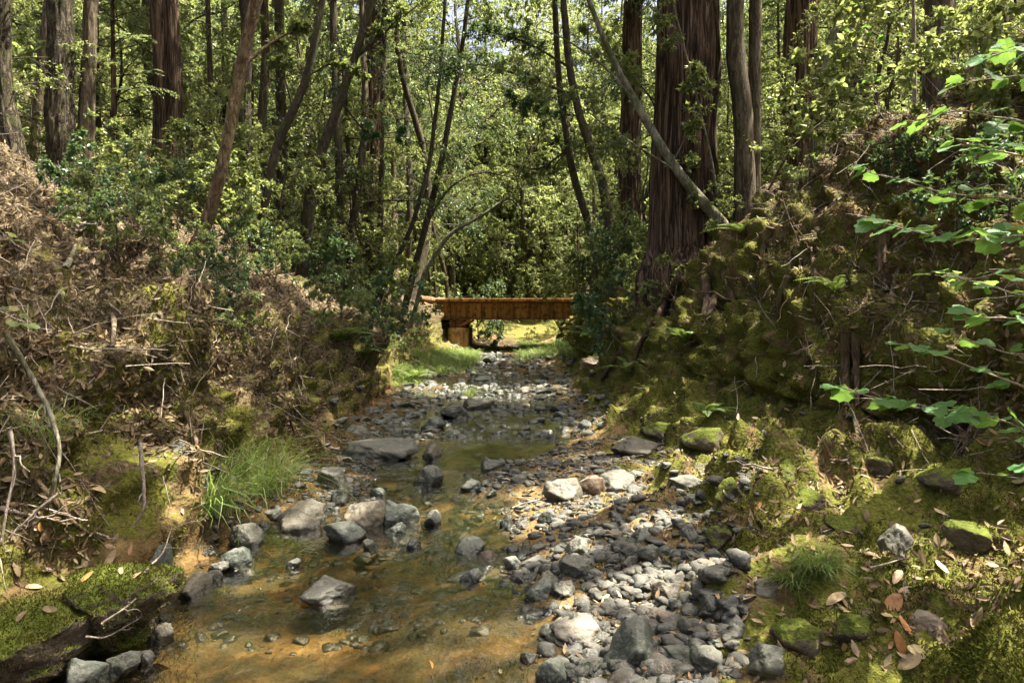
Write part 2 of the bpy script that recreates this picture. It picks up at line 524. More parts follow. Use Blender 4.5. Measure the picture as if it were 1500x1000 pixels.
#        A            B          C           D            E            F            G            H            I            J           K          L           M           N           O           P           Q          R          S          T
_rows = {
 -8:  [(-90,26),(-34,10),(-14,4.9),(-6.9,3.7),(-4.6,2.1),(-2.9,.7),(-2.5,.45),(-2.2,.02),(-1.7,-.13),(-.9,-.15),(.2,-.03),(.8,.1),(1.4,.17),(3.6,.6),(3.4,1.3),(4.2,2.4),(5.2,3.9),(14,5.4),(34,10),(90,26)],
 3: [(-90,26),(-34,10),(-14,4.9),(-6.9,4.0),(-4.5,2.45),(-2.78,1.05),(-2.4,.5),(-2.12,.02),(-1.6,-.13),(-.8,-.14),(.1,-.04),(.55,.09),(1.0,.17),(3.6,.6),(3.4,1.3),(4.2,2.4),(5.2,3.9),(14,5.4),(34,10),(90,26)],
 4.3: [(-90,26),(-34,10),(-14,4.9),(-6.9,4.0),(-4.5,2.45),(-2.75,1.08),(-2.35,.45),(-2.05,.02),(-1.6,-.12),(-.9,-.14),(-.2,-.04),(.5,.09),(1.4,.17),(3.3,.62),(3.12,1.25),(4.15,2.4),(5.7,4.1),(14,5.4),(34,10),(90,26)],
 6: [(-90,26),(-34,10),(-14,4.9),(-6.9,3.95),(-4.4,2.35),(-2.7,1.08),(-2.3,.35),(-1.95,.05),(-1.5,.02),(-.8,-.10),(-.4,-.03),(.3,.06),(1.6,.18),(2.8,.68),(2.85,1.3),(3.8,2.45),(5.4,4.1),(14,5.4),(34,10),(90,26)],
 8: [(-90,26),(-34,10),(-14,4.9),(-6.8,3.8),(-4.3,2.2),(-2.75,1.0),(-2.45,.33),(-2.1,.05),(-1.6,.0),(-.5,-.10),(.35,-.05),(.95,.04),(1.45,.17),(2.35,.75),(2.6,1.4),(3.55,2.55),(5.1,4.0),(14,5.4),(34,10),(90,26)],
 10: [(-90,26),(-34,10),(-14,4.9),(-6.7,3.6),(-4.4,1.95),(-2.8,.85),(-2.55,.3),(-2.35,.06),(-1.7,.0),(-.5,-.06),(.6,-.03),(1.0,.04),(1.3,.18),(1.95,.72),(2.3,1.4),(3.25,2.5),(4.6,3.75),(14,5.4),(34,10),(90,26)],
 13: [(-90,26),(-34,10),(-14,4.9),(-6.6,3.6),(-4.2,2.0),(-2.75,1.0),(-2.55,.4),(-2.4,.12),(-1.7,.07),(-.5,.05),(.6,.06),(1.1,.1),(1.35,.24),(1.85,.75),(2.15,1.4),(3.0,2.4),(4.1,3.45),(14,5.4),(34,10),(90,26)],
 15:  [(-90,26),(-34,10),(-14,5.0),(-6.8,3.6),(-4.8,2.2),(-3.5,1.0),(-3.0,.5),(-2.5,.18),(-1.8,.11),(-.5,.08),(.6,.1),(1.1,.14),(1.5,.26),(2.0,.6),(2.2,1.2),(2.8,2.1),(3.6,3.1),(14,5.4),(34,10),(90,26)],
 18:  [(-90,26),(-34,11),(-14,5.2),(-6.8,3.6),(-4.8,2.3),(-3.6,1.1),(-3.0,.55),(-2.4,.24),(-1.8,.16),(-.5,.12),(.6,.14),(1.1,.18),(1.45,.3),(1.9,.6),(2.1,1.1),(2.6,2.0),(3.3,2.9),(14,5.4),(34,11),(90,26)],
 22:  [(-90,27),(-34,12),(-14,5.4),(-6.6,3.5),(-4.6,2.5),(-3.3,1.2),(-2.8,.7),(-2.2,.32),(-1.6,.22),(-.4,.17),(.7,.18),(1.1,.23),(1.5,.36),(1.9,.65),(2.1,1.1),(2.6,1.9),(3.2,2.7),(14,5.4),(34,12),(90,27)],
 27:  [(-90,28),(-34,13),(-14,5.4),(-6.6,3.0),(-4.4,2.3),(-3.0,1.3),(-2.5,.7),(-1.9,.38),(-1.3,.28),(-.3,.24),(.9,.25),(1.3,.3),(1.7,.42),(2.1,.7),(2.4,1.2),(2.9,1.9),(3.4,2.35),(14,5.2),(34,13),(90,28)],
 33: [(-90,30),(-34,14),(-14,5.8),(-6.4,3.0),(-4.0,2.2),(-2.6,1.4),(-2.0,1.0),(-1.2,.6),(-.6,.62),(.2,.5),(1.2,.45),(1.9,.5),(2.4,.6),(2.8,.9),(3.1,1.4),(3.5,2.0),(4.0,2.6),(14,5.8),(34,14),(90,30)],
 45: [(-90,34),(-34,18),(-14,7.5),(-6.2,3.6),(-4.0,2.6),(-2.6,2.4),(-2.0,2.2),(-1.2,2.05),(-.6,1.95),(.2,1.9),(1.2,1.9),(1.9,1.95),(2.4,2.05),(2.8,2.2),(3.1,2.4),(3.5,2.8),(4.5,3.3),(14,7.5),(34,18),(90,34)],
 70:  [(-90,44),(-34,28),(-14,16),(-6.2,11),(-4.0,9.5),(-2.6,8.6),(-2.0,8.2),(-1.2,8.0),(-.6,8),(.2,8),(1.2,8),(1.9,8.),(2.4,8.2),(2.8,8.4),(3.1,8.6),(3.5,9),(4.5,9.6),(14,15),(34,28),(90,44)],
 130: [(-90,60),(-34,50),(-14,44),(-6.2,42),(-4.0,41),(-2.6,41),(-2.0,41),(-1.2,41),(-.6,41),(.2,41),(1.2,41),(1.9,41.),(2.4,41),(2.8,41),(3.1,41),(3.5,41),(4.5,42),(14,44),(34,50),(90,60)],
}
_rows[1.5] = _rows[3]
KN = np.array([_rows[int(y) if y == int(y) else y] for y in STY], float)
SEG = [8, 14, 40, 60, 64, 34, 22, 18, 22, 26, 26, 22, 62, 34, 46, 44, 34, 14, 8]
#             A   B    C    D    E    F    G    H    I    J    K    L    M    N    O    P    Q    R    S   T
amp_big = [2.,1.2, .5,  .22, .30, .42, .2, .05, .02, .02, .03, .04, .07, .18, .34, .32, .26, .5, 1.2, 2.]
amp_fin = [.0, .0, .05, .06, .09, .14, .08, .03, .012,.012,.02, .025,.06,.1, .15, .15, .1, .05, 0., 0.]
k_moss  = [0, 0,  .1,  .05, .08, .45, .58, .5, .05, 0,   .05, .12, .7, .72,  .64, .56, .36, .1, 0,  0]
k_lit   = [.8, .8, .9,  1.,  .95, .7,  .62,  .2,  .0,  0,   .05, .12, .12, .2,  .3,  .5, .8,  .95,.8, .8]
k_bed   = [0, 0,  0,   0,   0,   0,   .1,  .75, 1.,  1.,  .85, .2, .0, 0,   0,   0,   0,   0,  0,  0]
ys = np.concatenate([np.arange(-8, 1.3, .3), np.arange(1.3, 9.5, .03), np.arange(9.5, 19, .06), np.arange(19, 36, .16), np.arange(36, 72, 1.), np.linspace(72, 130, 20)])
kt = []
for i, n_ in enumerate(SEG): kt += list(i + np.arange(n_) / n_)
kt = np.array(kt + [len(SEG)])
Kx = np.stack([np.interp(ys, STY, KN[:, k, 0]) for k in range(KN.shape[1])], 1)
Kz = np.stack([np.interp(ys, STY, KN[:, k, 1]) for k in range(KN.shape[1])], 1)
kk = np.arange(KN.shape[1])
X = np.stack([np.interp(kt, kk, r) for r in Kx])
Z = np.stack([np.interp(kt, kk, r) for r in Kz])


def smooth_rows(a, n=9):
    p = np.pad(a, ((0, 0), (n // 2, n // 2)), mode='edge')
    return np.stack([p[:, i:i + a.shape[1]] for i in range(n)]).mean(0)


X, Z = smooth_rows(X), smooth_rows(Z)
Yg = np.repeat(ys[:, None], len(kt), 1)
gx, gz = np.gradient(X, axis=1), np.gradient(Z, axis=1)
ln = np.maximum(np.hypot(gx, gz), 1e-6)
nx, nz = -gz / ln, gx / ln
ip = lambda a: np.interp(kt, kk, np.array(a, float))[None, :].repeat(len(ys), 0)
P = np.stack([X, Yg, Z], -1).reshape(-1, 3)
big = (.55 * fbm(P * .95, 4, 3) + .35 * ridged(P * np.array([1.5, 1.7, 1.1]), 3, 20)).reshape(X.shape)
fin = (fbm(P * 5.2, 4, 40) + .5 * ridged(P * 3.1, 3, 50) - .3).reshape(X.shape)
near = np.clip((60 - Yg) / 30, 0, 1)
d = ip(amp_big) * big * (.25 + .75 * near) + ip(amp_fin) * fin * near
# hollows and ledges in the right bank face
led = np.sin(Z * 5.5 + 2.2 * vnoise(P * .8, 61).reshape(X.shape) + X) * ip([0] * 13 + [0, .08, .09, .04, 0, 0, 0])
led += np.sin(Z * 6.5 + 2.5 * vnoise(P * .9, 66).reshape(X.shape)) * ip([0, 0, 0, 0, .06, .15, .1, .02] + [0] * 12)
d += led
mound = np.maximum(0, vnoise(P * np.array([3., 3.2, 3.]), 77)).reshape(X.shape) * ip([0] * 11 + [0, .3, .3, .1, 0, 0, 0, 0, 0])
mound += np.maximum(0, vnoise(P * 2.6, 79)).reshape(X.shape) * ip([0, 0, 0, 0, 0, .1, .16, .02] + [0] * 12)
d += mound
d += .16 * ridged(np.stack([GVx := P[:, 0] * .5, P[:, 1] * 2.4, P[:, 2] * .35], -1), 3, 210).reshape(X.shape) * ip([0] * 5 + [.6, .5, .05] + [0] * 5 + [.3, .9, 1., .7, 0, 0, 0])
yshift = ip([0] * 4 + [.05, .1, .1, 0] + [0] * 5 + [.1, .2, .2, .1, 0, 0, 0]) * fbm(P * 1.3 + 31, 3, 90).reshape(X.shape)
GX, GY, GZ = X + nx * d, Yg + yshift, Z + nz * d
# uneven stream bed: deeper pools and stony riffles
mb_bed = ip(k_bed)
GZ += mb_bed * .06 * vnoise(P * np.array([1.1, .9, 1.]), 99).reshape(X.shape)
GV = np.stack([GX, GY, GZ], -1).reshape(-1, 3)
nr, nc_ = X.shape
ii, jj = np.meshgrid(np.arange(nr - 1), np.arange(nc_ - 1), indexing='ij')
gq = np.stack([ii * nc_ + jj, ii * nc_ + jj + 1, (ii + 1) * nc_ + jj + 1, (ii + 1) * nc_ + jj], -1).reshape(-1, 4)
moss_a, lit_a, bed_a = ip(k_moss).ravel(), ip(k_lit).ravel(), ip(k_bed).ravel()
moss_a = np.maximum(moss_a, np.clip((GV[:, 1] - 44) / 8, 0, .9))
bed_a = bed_a * np.clip((36.5 - GV[:, 1]) / 4, 0, 1)
moss_a = np.maximum(moss_a, np.clip((GV[:, 1] - 33) / 3, 0, .62) * (np.abs(GV[:, 0]) < 5))
lit_a = lit_a * np.clip((52 - GV[:, 1]) / 8, 0, 1)
MBg = MB().add(GV, gq)
ground = MBg.obj('ground', M['earth'], attrs={'moss': moss_a, 'litter': lit_a, 'bed': bed_a})
tag(ground, kind='structure')
BVH = BVHTree.FromPolygons(GV.tolist(), gq.tolist())
EYE = Vector((0, 0, CAMZ))
EXTRA = []


def px(u, v, y):
    return np.array([(u - 750) / 1000 * y, y, CAMZ - (v - HZ) / 1000 * y])


def at(u, v, water=True):
    d_ = Vector(((u - 750) / 1000, 1, -(v - HZ) / 1000))
    h = BVH.ray_cast(EYE, d_.normalized())
    for t_ in EXTRA:
        h2 = t_.ray_cast(EYE, d_.normalized())
        if h2[0] is not None and (h[0] is None or h2[3] < h[3]): h = h2
    if h[0] is None: return np.array(px(u, v, 30.)), np.array([0, 0, 1.])
    p, n_ = np.array(h[0]), np.array(h[1])
    lv = float(wl(p[1]))
    if water and p[2] < lv - .005 and d_.z < 0:
        y = (CAMZ - lv) / -d_.z
        p, n_ = np.array(d_) * y + np.array(EYE), np.array([0, 0, 1.])
    return p, n_ if n_[2] > 0 or True else -n_


def gz_at(x, y, top=60.):
    h = BVH.ray_cast(Vector((x, y, top)), Vector((0, 0, -1)))
    return h[0].z if h[0] is not None else 0.


def scatter(n, weight, ymin=1.5, ymax=20., xlim=None, falloff=1.2):
    """n random points on the ground grid, weight per vertex"""
    a, b, c = GV[gq[:, 0]], GV[gq[:, 1]], GV[gq[:, 3]]
    nrm = np.cross(b - a, c - a)
    area = np.linalg.norm(nrm, axis=1)
    cen = (b + c) / 2
    wv = weight[gq[:, 0]] * area * (cen[:, 1] > ymin) * (cen[:, 1] < ymax)
    u = (cen[:, 0] / np.maximum(cen[:, 1], .1))
    wv = wv * (np.abs(u) < .9) / np.maximum(cen[:, 1], 2) ** falloff
    if xlim: wv = wv * (cen[:, 0] > xlim[0]) * (cen[:, 0] < xlim[1])
    f = R.choice(len(wv), n, p=wv / wv.sum())
    s, t_ = R.random((n, 1)), R.random((n, 1))
    p = a[f] + s * (b[f] - a[f]) + t_ * (c[f] - a[f])
    return p, unit(nrm[f])


# water
wy = np.concatenate([np.arange(-6, 9, .5), np.arange(9, 28, .25), np.arange(28, 44, 1.)])
wx = np.linspace(-3.2, 3.2, 9)
wX, wY = np.meshgrid(wx, wy)
WV = np.stack([wX, wY, wl(wY)], -1).reshape(-1, 3)
ii, jj = np.meshgrid(np.arange(len(wy) - 1), np.arange(len(wx) - 1), indexing='ij')
wq = np.stack([ii * 9 + jj, ii * 9 + jj + 1, (ii + 1) * 9 + jj + 1, (ii + 1) * 9 + jj], -1).reshape(-1, 4)
water = MB().add(WV, wq).obj('water', M['water'])
tag(water, kind='structure')
# ------------------------------------------------------------------ bridge
def box(mb, x0, x1, y0, y1, z0, z1):
    V = [(x, y, z) for z in (z0, z1) for y in (y0, y1) for x in (x0, x1)]
    mb.add(V, Q=[(0, 2, 3, 1), (4, 5, 7, 6), (0, 1, 5, 4), (2, 6, 7, 3), (0, 4, 6, 2), (1, 3, 7, 5)])
    return mb


def bevel(o, wd=.01, seg=2):
    m = o.modifiers.new('bevel', 'BEVEL')
    m.width, m.segments, m.limit_method = wd, seg, 'ANGLE'
    return o


BY = 27.
br = empty('bridge', (0, BY, 1.5), 'rusty orange steel girder bridge crossing the creek', 'bridge')
for side, yy in (('front', 0.), ('back', 2.6)):
    # girder: web with slightly buckled plate, flanges, stiffeners
    nxs = 120
    gx_ = np.linspace(-2.75, 3.6, nxs)
    zz = np.linspace(.10, .70, 8)
    A, B_ = np.meshgrid(gx_, zz)
    wob = .012 * vnoise(np.stack([A.ravel() * 2.2, B_.ravel() * 1.2, A.ravel() * 0 + yy], -1), 5).reshape(A.shape)
    g = MB()
    for yo in (-.012, .012):
        V = np.stack([A, wob + yy + yo, B_], -1).reshape(-1, 3)
        i_, j_ = np.meshgrid(np.arange(7), np.arange(nxs - 1), indexing='ij')
        q = np.stack([i_ * nxs + j_, i_ * nxs + j_ + 1, (i_ + 1) * nxs + j_ + 1, (i_ + 1) * nxs + j_], -1).reshape(-1, 4)
        g.add(V, q if yo < 0 else q[:, ::-1])
    g.obj('girder', M['rust'], br)
    bevel(box(MB(), -2.95, 3.6, yy - .16, yy + .16, .05, .098).obj('bottom_flange', M['rustdark'], br, False))
    bevel(box(MB(), -2.6, 3.6, yy - .16, yy + .16, .702, .745).obj('top_flange', M['rustdark'], br, False))
    for k, x in enumerate((-2.45, -2.02, -1.5, -1.22, -.62, -.5, .02, .62, 1.1, 1.6, 2.2, 2.8)):
        wd = .02 if k % 3 else .035
        bevel(box(MB(), x, x + wd, yy - .125, yy - .03, .10, .70).obj('stiffener', M['rust'] if k % 3 else M['rustdark'], br, False), .004)
dk = box(MB(), -3.0, 4.2, -.3, 2.9, .748, .85).obj('deck', M['rustdark'], br, False)
bevel(dk, .015)
bevel(box(MB(), -2.62, 4.2, -.36, -.302, .765, .88).obj('curb_rail', M['rust'], br, False), .01)
for x0, rad in ((-2.13, .43), (2.75, .4)):
    for yy in (.15, 2.45):
        zb = float(gz_at(x0, BY + yy)) - 1.5 - .4 if x0 < 0 else -1.4
        n = 40
        zs = np.concatenate([np.linspace(zb, -.30, 14), [-.275, -.272]])
        rr = np.concatenate([np.full(14, rad), [rad - .02, .001]])
        rr = rr * (1 + .012 * np.sin(zs * 23))
        pm = MB()
        tubes(pm, np.stack([np.full(16, x0), np.full(16, yy), zs], -1), rr[None], n)
        pr = pm.obj('pier', M['pier'], br)
        bevel(box(MB(), x0 - .33, x0 + .3, yy - .2, yy + .2, -.27, .048).obj('pier_cap', M['rustdark'], pr, False), .012)
        for sg in (1,) if x0 < 0 else (-1,):
            b = MB()
            tubes(b, [[(x0 + sg * .06, yy - .26, -.22), (x0 + sg * .5, yy - .26, .04)]], .05, 4)
            b.obj('brace', M['rust'], br, False)
# timbers of the crumbling abutment at the left end
tim = [((600, 437), (655, 441), 26.75, .13, 'long grey timber lying level at the left end of the rusty bridge'),
       ((606, 444), (650, 452), 26.6, .10, 'thinner broken timber under the long one at the bridge abutment'),
       ((612, 449), (646, 474), 26.5, .09, 'splintered timber slanting down from the left bridge abutment'),
       ((628, 462), (652, 463), 26.7, .11, 'short squared timber end jutting below the left bridge abutment')]
for (a, b, y, rad, lab) in tim:
    p0, p1 = px(*a, y), px(*b, y + .3)
    n = 14
    pts = p0 + (p1 - p0) * np.linspace(0, 1, n)[:, None]
    pts[:, 2] += .02 * np.sin(np.linspace(0, 7, n))
    m_ = MB()
    rr = rad * (1 + .12 * R.normal(size=n))
    rr[0] = rr[-1] = rad * .35
    tubes(m_, (pts - p0)[None], rr[None], 8, True)
    tag(m_.obj('timber', M['timber'], smooth=False, loc=p0), lab, 'timber', 'broken timbers at the bridge abutment')


# ------------------------------------------------------------------ rocks
def ico(sub):
    bm = bmesh.new()
    bmesh.ops.create_icosphere(bm, subdivisions=sub, radius=1)
    V = np.array([v.co[:] for v in bm.verts])
    T = np.array([[v.index for v in f.verts] for f in bm.faces])
    bm.free()
    return V, T


ICO = {k: ico(k) for k in (1, 2, 3, 4, 5)}


def rock_arrays(sub, seed, sharp=11., rough=.05):
    V, T = ICO[sub]
    rg = np.random.default_rng(seed)
    n = unit(rg.normal(size=(rg.integers(8, 13), 3)))
    h = rg.uniform(.62, 1., len(n))
    dd = np.maximum(V @ n.T, 0) / h
    r = np.maximum((dd ** sharp).sum(1), 1e-6) ** (-1 / sharp)
    r = np.minimum(r, 1.25)
    r = r * (1 + rough * fbm(V * 2.6 + seed * 3.7, 3, seed)) + rough * .35 * fbm(V * 9 + seed, 2, seed + 9)
    W = V * r[:, None]
    W = W - (W.max(0) + W.min(0)) / 2
    W = W / ((W.max(0) - W.min(0)) / 2)
    lo = np.clip(-W[:, 2], 0, 1)
    W[:, :2] *= (1 / np.sqrt(1 - .72 * lo ** 2))[:, None]
    W[:, :2] /= np.abs(W[:, :2]).max(0)
    return W, T


ROCK_HI = [MB().add(*(lambda v, t: (v, None, t))(*rock_arrays(5, 100 + k, 22 if k % 3 else 40, .075))).mesh('rock_shape', None) for k in range(14)]
ROCK_LO = [MB().add(*(lambda v, t: (v, None, t))(*rock_arrays(4, 200 + k, 20 if k % 2 else 36, .08))).mesh('stone_shape', None) for k in range(16)]
_rm = {}


def rock_mesh(lib, k, mat):
    key = (lib is ROCK_HI, k, mat)
    if key not in _rm:
        me = lib[k].copy()
        me.materials.append(M[mat])
        _rm[key] = me
    return _rm[key]


PLACED = []


def rock(u, v, wpx, hpx, label, mat='rock', k=0, rz=0., tilt=0., name='rock', depth=1.05, cat='rock', bury=.45):
    p, n = at(u, v)
    y = p[1] + wpx / 1000 * p[1] * .3
    wd, h = wpx / 1000 * p[1], hpx / 1000 * p[1]
    h *= .78
    hz = h / (2 - 2 * bury)
    o = link(name, rock_mesh(ROCK_HI, k % 14, mat))
    o.scale = (wd / 2, wd / 2 * depth, hz)
    o.location = (p[0], y, p[2] + h - hz)
    o.rotation_euler = (tilt * .5, tilt, rz + (PI if k % 2 else 0))
    PLACED.append((p[0], y, wd / 2))
    return tag(o, label, cat)


HERO = [
 (470, 880, 106, 33, 'pale grey knobbly rock with a white top alone in the brown pool', 'rockpale', 0),
 (275, 873, 66, 32, 'flat dark green wet rock near the left edge of the brown pool', 'rockdark', 1),
 (300, 852, 36, 20, 'small pale grey stone resting against the flat dark wet rock', 'rockpale', 2),
 (317, 838, 30, 20, 'smaller pale pointed stone behind the one by the flat dark wet rock', 'rockpale', 3),
 (342, 830, 52, 30, 'dark smooth stone at the orange silt by the left pool edge', 'rockdark', 4),
 (352, 800, 58, 36, 'rounded light grey rock below the left grass tufts', 'rockpale', 5),
 (432, 775, 96, 46, 'brown and grey split rock with a tan top in the left rock cluster', 'rockwarm', 6),
 (500, 792, 78, 38, 'smooth black wet rock at the front of the left rock cluster', 'rockdark', 7),
 (528, 772, 80, 46, 'brown topped rock behind the smooth black wet rock', 'rockwarm', 8),
 (580, 768, 72, 44, 'broad dark green rock at the right end of the left rock cluster', 'rockdark', 9),
 (632, 768, 40, 28, 'round dark grey rock standing free at the edge of the green water', 'rock', 10),
 (577, 783, 36, 22, 'low dark stone in front of the broad dark green rock', 'rockdark', 2),
 (628, 709, 66, 36, 'dark pyramid shaped rock standing in the middle pool', 'rock', 11),
 (486, 715, 62, 40, 'light grey angular rock right of the far grass tuft', 'rockpale', 12),
 (494, 740, 56, 34, 'light grey rock below the angular rock beside the grass', 'rock', 13),
 (552, 672, 112, 38, 'wide low grey slab of rock at the far left side of the pool', 'rock', 3),
 (630, 672, 44, 24, 'rusty brown rock with a pale top at the back of the pool', 'rockwarm', 1),
 (552, 727, 30, 16, 'small dark oval stone in the shallow water left of the pyramid rock', 'rockdark', 5),
 (828, 735, 58, 38, 'olive brown block leaning in the middle of the right gravel', 'rock', 8),
 (870, 722, 46, 30, 'pinkish grey rock just right of the leaning olive block', 'rockwarm', 4),
 (907, 714, 56, 26, 'long pale pinkish rock by the small brown side pool', 'rockpale', 6),
 (690, 718, 40, 18, 'dark flat stone poking out of the middle pool', 'rockdark', 0),
 (720, 690, 40, 22, 'dark stone in the back of the middle pool', 'rockdark', 9),
 (763, 706, 32, 18, 'pale stone beside the dark stones in the middle pool', 'rock', 2),
 (848, 815, 46, 30, 'pale wrinkled rock in the centre of the gravel bar', 'rockpale', 10),
 (851, 842, 66, 26, 'long low grey rock just below the pale wrinkled rock', 'rock', 12),
 (803, 768, 34, 24, 'rounded grey stone at the upper left of the gravel bar', 'rock', 5),
 (742, 774, 36, 18, 'flat dark stone at the left tip of the gravel bar', 'rockdark', 13),
 (686, 809, 48, 20, 'low black rock in the water left of the gravel bar', 'rockdark', 6),
 (750, 832, 30, 22, 'dark cube shaped stone in the shallows left of the gravel bar', 'rockdark', 7),
 (690, 850, 44, 18, 'black half sunken stone left of the dark cube shaped stone', 'rockdark', 11),
 (792, 874, 46, 26, 'dark slab tilted into the water at the gravel edge', 'rockdark', 3, .4, .35),
 (828, 874, 34, 24, 'pale triangular stone beside the tilted dark slab', 'rockpale', 8),
 (937, 968, 104, 60, 'big dark green angular boulder low in the gravel', 'rockdark', 1),
 (853, 942, 92, 34, 'long pale grey rock left of the big dark green boulder', 'rockpale', 4),
 (836, 930, 52, 34, 'dark rounded rock behind the long pale grey rock', 'rockdark', 10),
 (809, 1004, 52, 40, 'dark round rock at the bottom of the gravel by the water', 'rockdark', 5),
 (851, 996, 40, 30, 'grey rock between the dark round rock and the big boulder', 'rock', 2),
 (777, 972, 30, 16, 'small white topped stone at the water edge near the bottom', 'rockpale', 9),
 (1000, 975, 58, 34, 'flat grey stone right of the big dark green boulder', 'rock', 7),
 (1045, 985, 64, 36, 'grey slab half under leaves at the foot of the mossy bank', 'rock', 12),
 (1135, 985, 70, 40, 'green grey flat rock sunk in the moss', 'rock', 0),
 (1321, 806, 66, 44, 'grey green pointed rock sitting alone on the moss', 'rock', 11),
 (1060, 790, 48, 30, 'mossy grey rock at the boundary of gravel and moss', 'mossrock', 3),
 (1125, 872, 42, 24, 'brown stone half buried beside the grass on the moss', 'rockwarm', 6),
 (1365, 930, 60, 34, 'dark brown rounded rock under fallen leaves on the moss', 'rockwarm', 5),
 (985, 880, 52, 30, 'dark green grey rock in the middle of the right gravel', 'rock', 9),
 (1010, 790, 44, 26, 'flat pale grey stone by the upper gravel edge', 'rockpale', 13),
 (1075, 722, 48, 24, 'moss capped stone at the top of the gravel', 'mossrock', 1),
 (955, 820, 42, 24, 'grey flat topped stone right of the pale wrinkled rock', 'rock', 4),
 (226, 830, 36, 38, 'dark upright stone set in the left mossy ledge', 'rockdark', 8),
 (176, 868, 42, 44, 'brown grey stone face at the right end of the big mossy boulder', 'rockwarm', 2),
 (214, 868, 30, 18, 'light flat stone at the foot of the left mossy ledge', 'rockpale', 7),
 (152, 900, 26, 26, 'small grey stone wedged below the big mossy boulder', 'rock', 10),
 (172, 988, 54, 38, 'grey stone against the dark face of the large mossy boulder', 'rock', 3),
 (112, 1008, 66, 44, 'dark wet stone at the foot of the large mossy boulder by the bottom edge', 'rockdark', 9),
 (232, 940, 44, 30, 'brown stone at the water edge right below the large mossy boulder', 'rockwarm', 11),
 (208, 972, 28, 20, 'small pale stone between the two stones under the large mossy boulder', 'rockpale', 5),
 (604, 802, 30, 18, 'pale blue grey stone lying in the shallows below the left rock cluster', 'rockpale', 0),
 (540, 804, 28, 16, 'light stone left of the pale blue grey one in the shallows', 'rockpale', 12),
 (428, 830, 26, 16, 'small pale stone in the pool above the knobbly rock', 'rockpale', 3),
 (768, 575, 18, 11, 'small pinkish pale rock in the dark riffle', 'rockpale', 6),
 (700, 598, 54, 18, 'broad dark rock in the riffle beyond the pool', 'rockdark', 9),
 (634, 628, 44, 22, 'black rock at the left back of the pool', 'rockdark', 11),
 (665, 610, 46, 20, 'greenish grey rock in the left side of the riffle', 'rock', 4),
 (820, 602, 40, 15, 'low grey rock in the right side of the riffle', 'rock', 13),
 (868, 536, 30, 17, 'tan boulder lying under the far side of the bridge', 'rockwarm', 8),
 (838, 528, 22, 12, 'smaller tan boulder left of the one under the bridge', 'rockwarm', 1),
 (742, 537, 26, 12, 'pinkish boulder just before the bridge', 'rockwarm', 5),
 (714, 530, 36, 15, 'grey boulder by the bright grass before the bridge', 'rock', 10),
 (655, 546, 28, 12, 'pale boulder among the grass left of the riffle', 'rockpale', 2),
 (940, 665, 90, 24, 'wide flat shelf of tan rock at the right side of the pool', 'rockwarm', 0),
 (1010, 715, 74, 22, 'pale grey slab sloping below the mossy bank', 'rockpale', 7),
]
for h in HERO:
    u, v, a, b, lab, mat, k = h[:7]
    if 400 < u < 660 and v > 690: a, b = a * .84, b * .9
    rz = h[7] if len(h) > 7 else R.uniform(-.35, .35)
    rock(u, v, a, b, lab, mat, k, rz, h[8] if len(h) > 8 else R.uniform(-.12, .12), name='boulder' if a > 90 else 'rock')
# big mossy boulders at lower left: baked at real size, with a moss cover of their own
def mossy(u, v, w_, h_, dp, seed, rz, bury, label, nm=38000):
    p, n_ = at(u, v)
    V, T = rock_arrays(5, seed, 12, .1)
    V = V + .05 * fbm(V * 3.1 + seed, 4, seed)[:, None] * V + .025 * ridged(V * 7, 2, seed)[:, None] * V
    V = V * [w_ / 2, dp / 2, h_ / 2]
    ca, sa = math.cos(rz), math.sin(rz)
    V = V @ np.array([[ca, sa, 0], [-sa, ca, 0], [0, 0, 1]])
    V[:, 2] = np.minimum(V[:, 2], h_ * .4 + .07 * fbm(V * 4.5, 4, 5))     # flat worn top
    loc = p + np.array([0, dp * .3, h_ * (.5 - bury)])
    o = MB().add(V, None, T).obj('mossy_boulder', M['mossrock'], loc=loc)
    tag(o, label, 'boulder')
    EXTRA.append(BVHTree.FromPolygons((V + loc).tolist(), T.tolist()))
    tri = V[T]
    nr_ = np.cross(tri[:, 1] - tri[:, 0], tri[:, 2] - tri[:, 0])
    ar = np.linalg.norm(nr_, axis=1)
    nr_ = unit(nr_)
    wv = ar * np.clip(nr_[:, 2] * .9 + .75 + .9 * fbm(tri.mean(1) * 4., 3, 66), 0, 1)
    f = R.choice(len(T), nm, p=wv / wv.sum())
    s, t_ = R.random((nm, 1)), R.random((nm, 1))
    fl = (s + t_ > 1)
    s, t_ = np.where(fl, 1 - s, s), np.where(fl, 1 - t_, t_)
    q = tri[f, 0] + s * (tri[f, 1] - tri[f, 0]) + t_ * (tri[f, 2] - tri[f, 0])
    D = unit(nr_[f] * .8 + R.normal(size=(nm, 3)) * .55 + [0, 0, .2])
    m_ = MB()
    leaves(m_, q - nr_[f] * .003, D, unit(np.cross(D, rand_unit(nm))), R.uniform(.008, .024, nm), .0045, 'diamond', 0.)
    tag(m_.obj('moss', M['mossblade'], o, smooth=False), kind='stuff')
    PLACED.append((loc[0], loc[1], w_ / 2))


mossy(62, 948, .95, .42, .7, 71, .5, .4, 'large moss covered boulder at the water edge on the left')
mossy(-30, 1015, .62, .38, .6, 77, .2, .4, 'low moss covered boulder cut off by the lower left corner', 12000)
mossy(150, 905, .42, .36, .4, 83, -.3, .4, 'lumpy mossy rock at the right end of the large moss covered boulder', 7000)

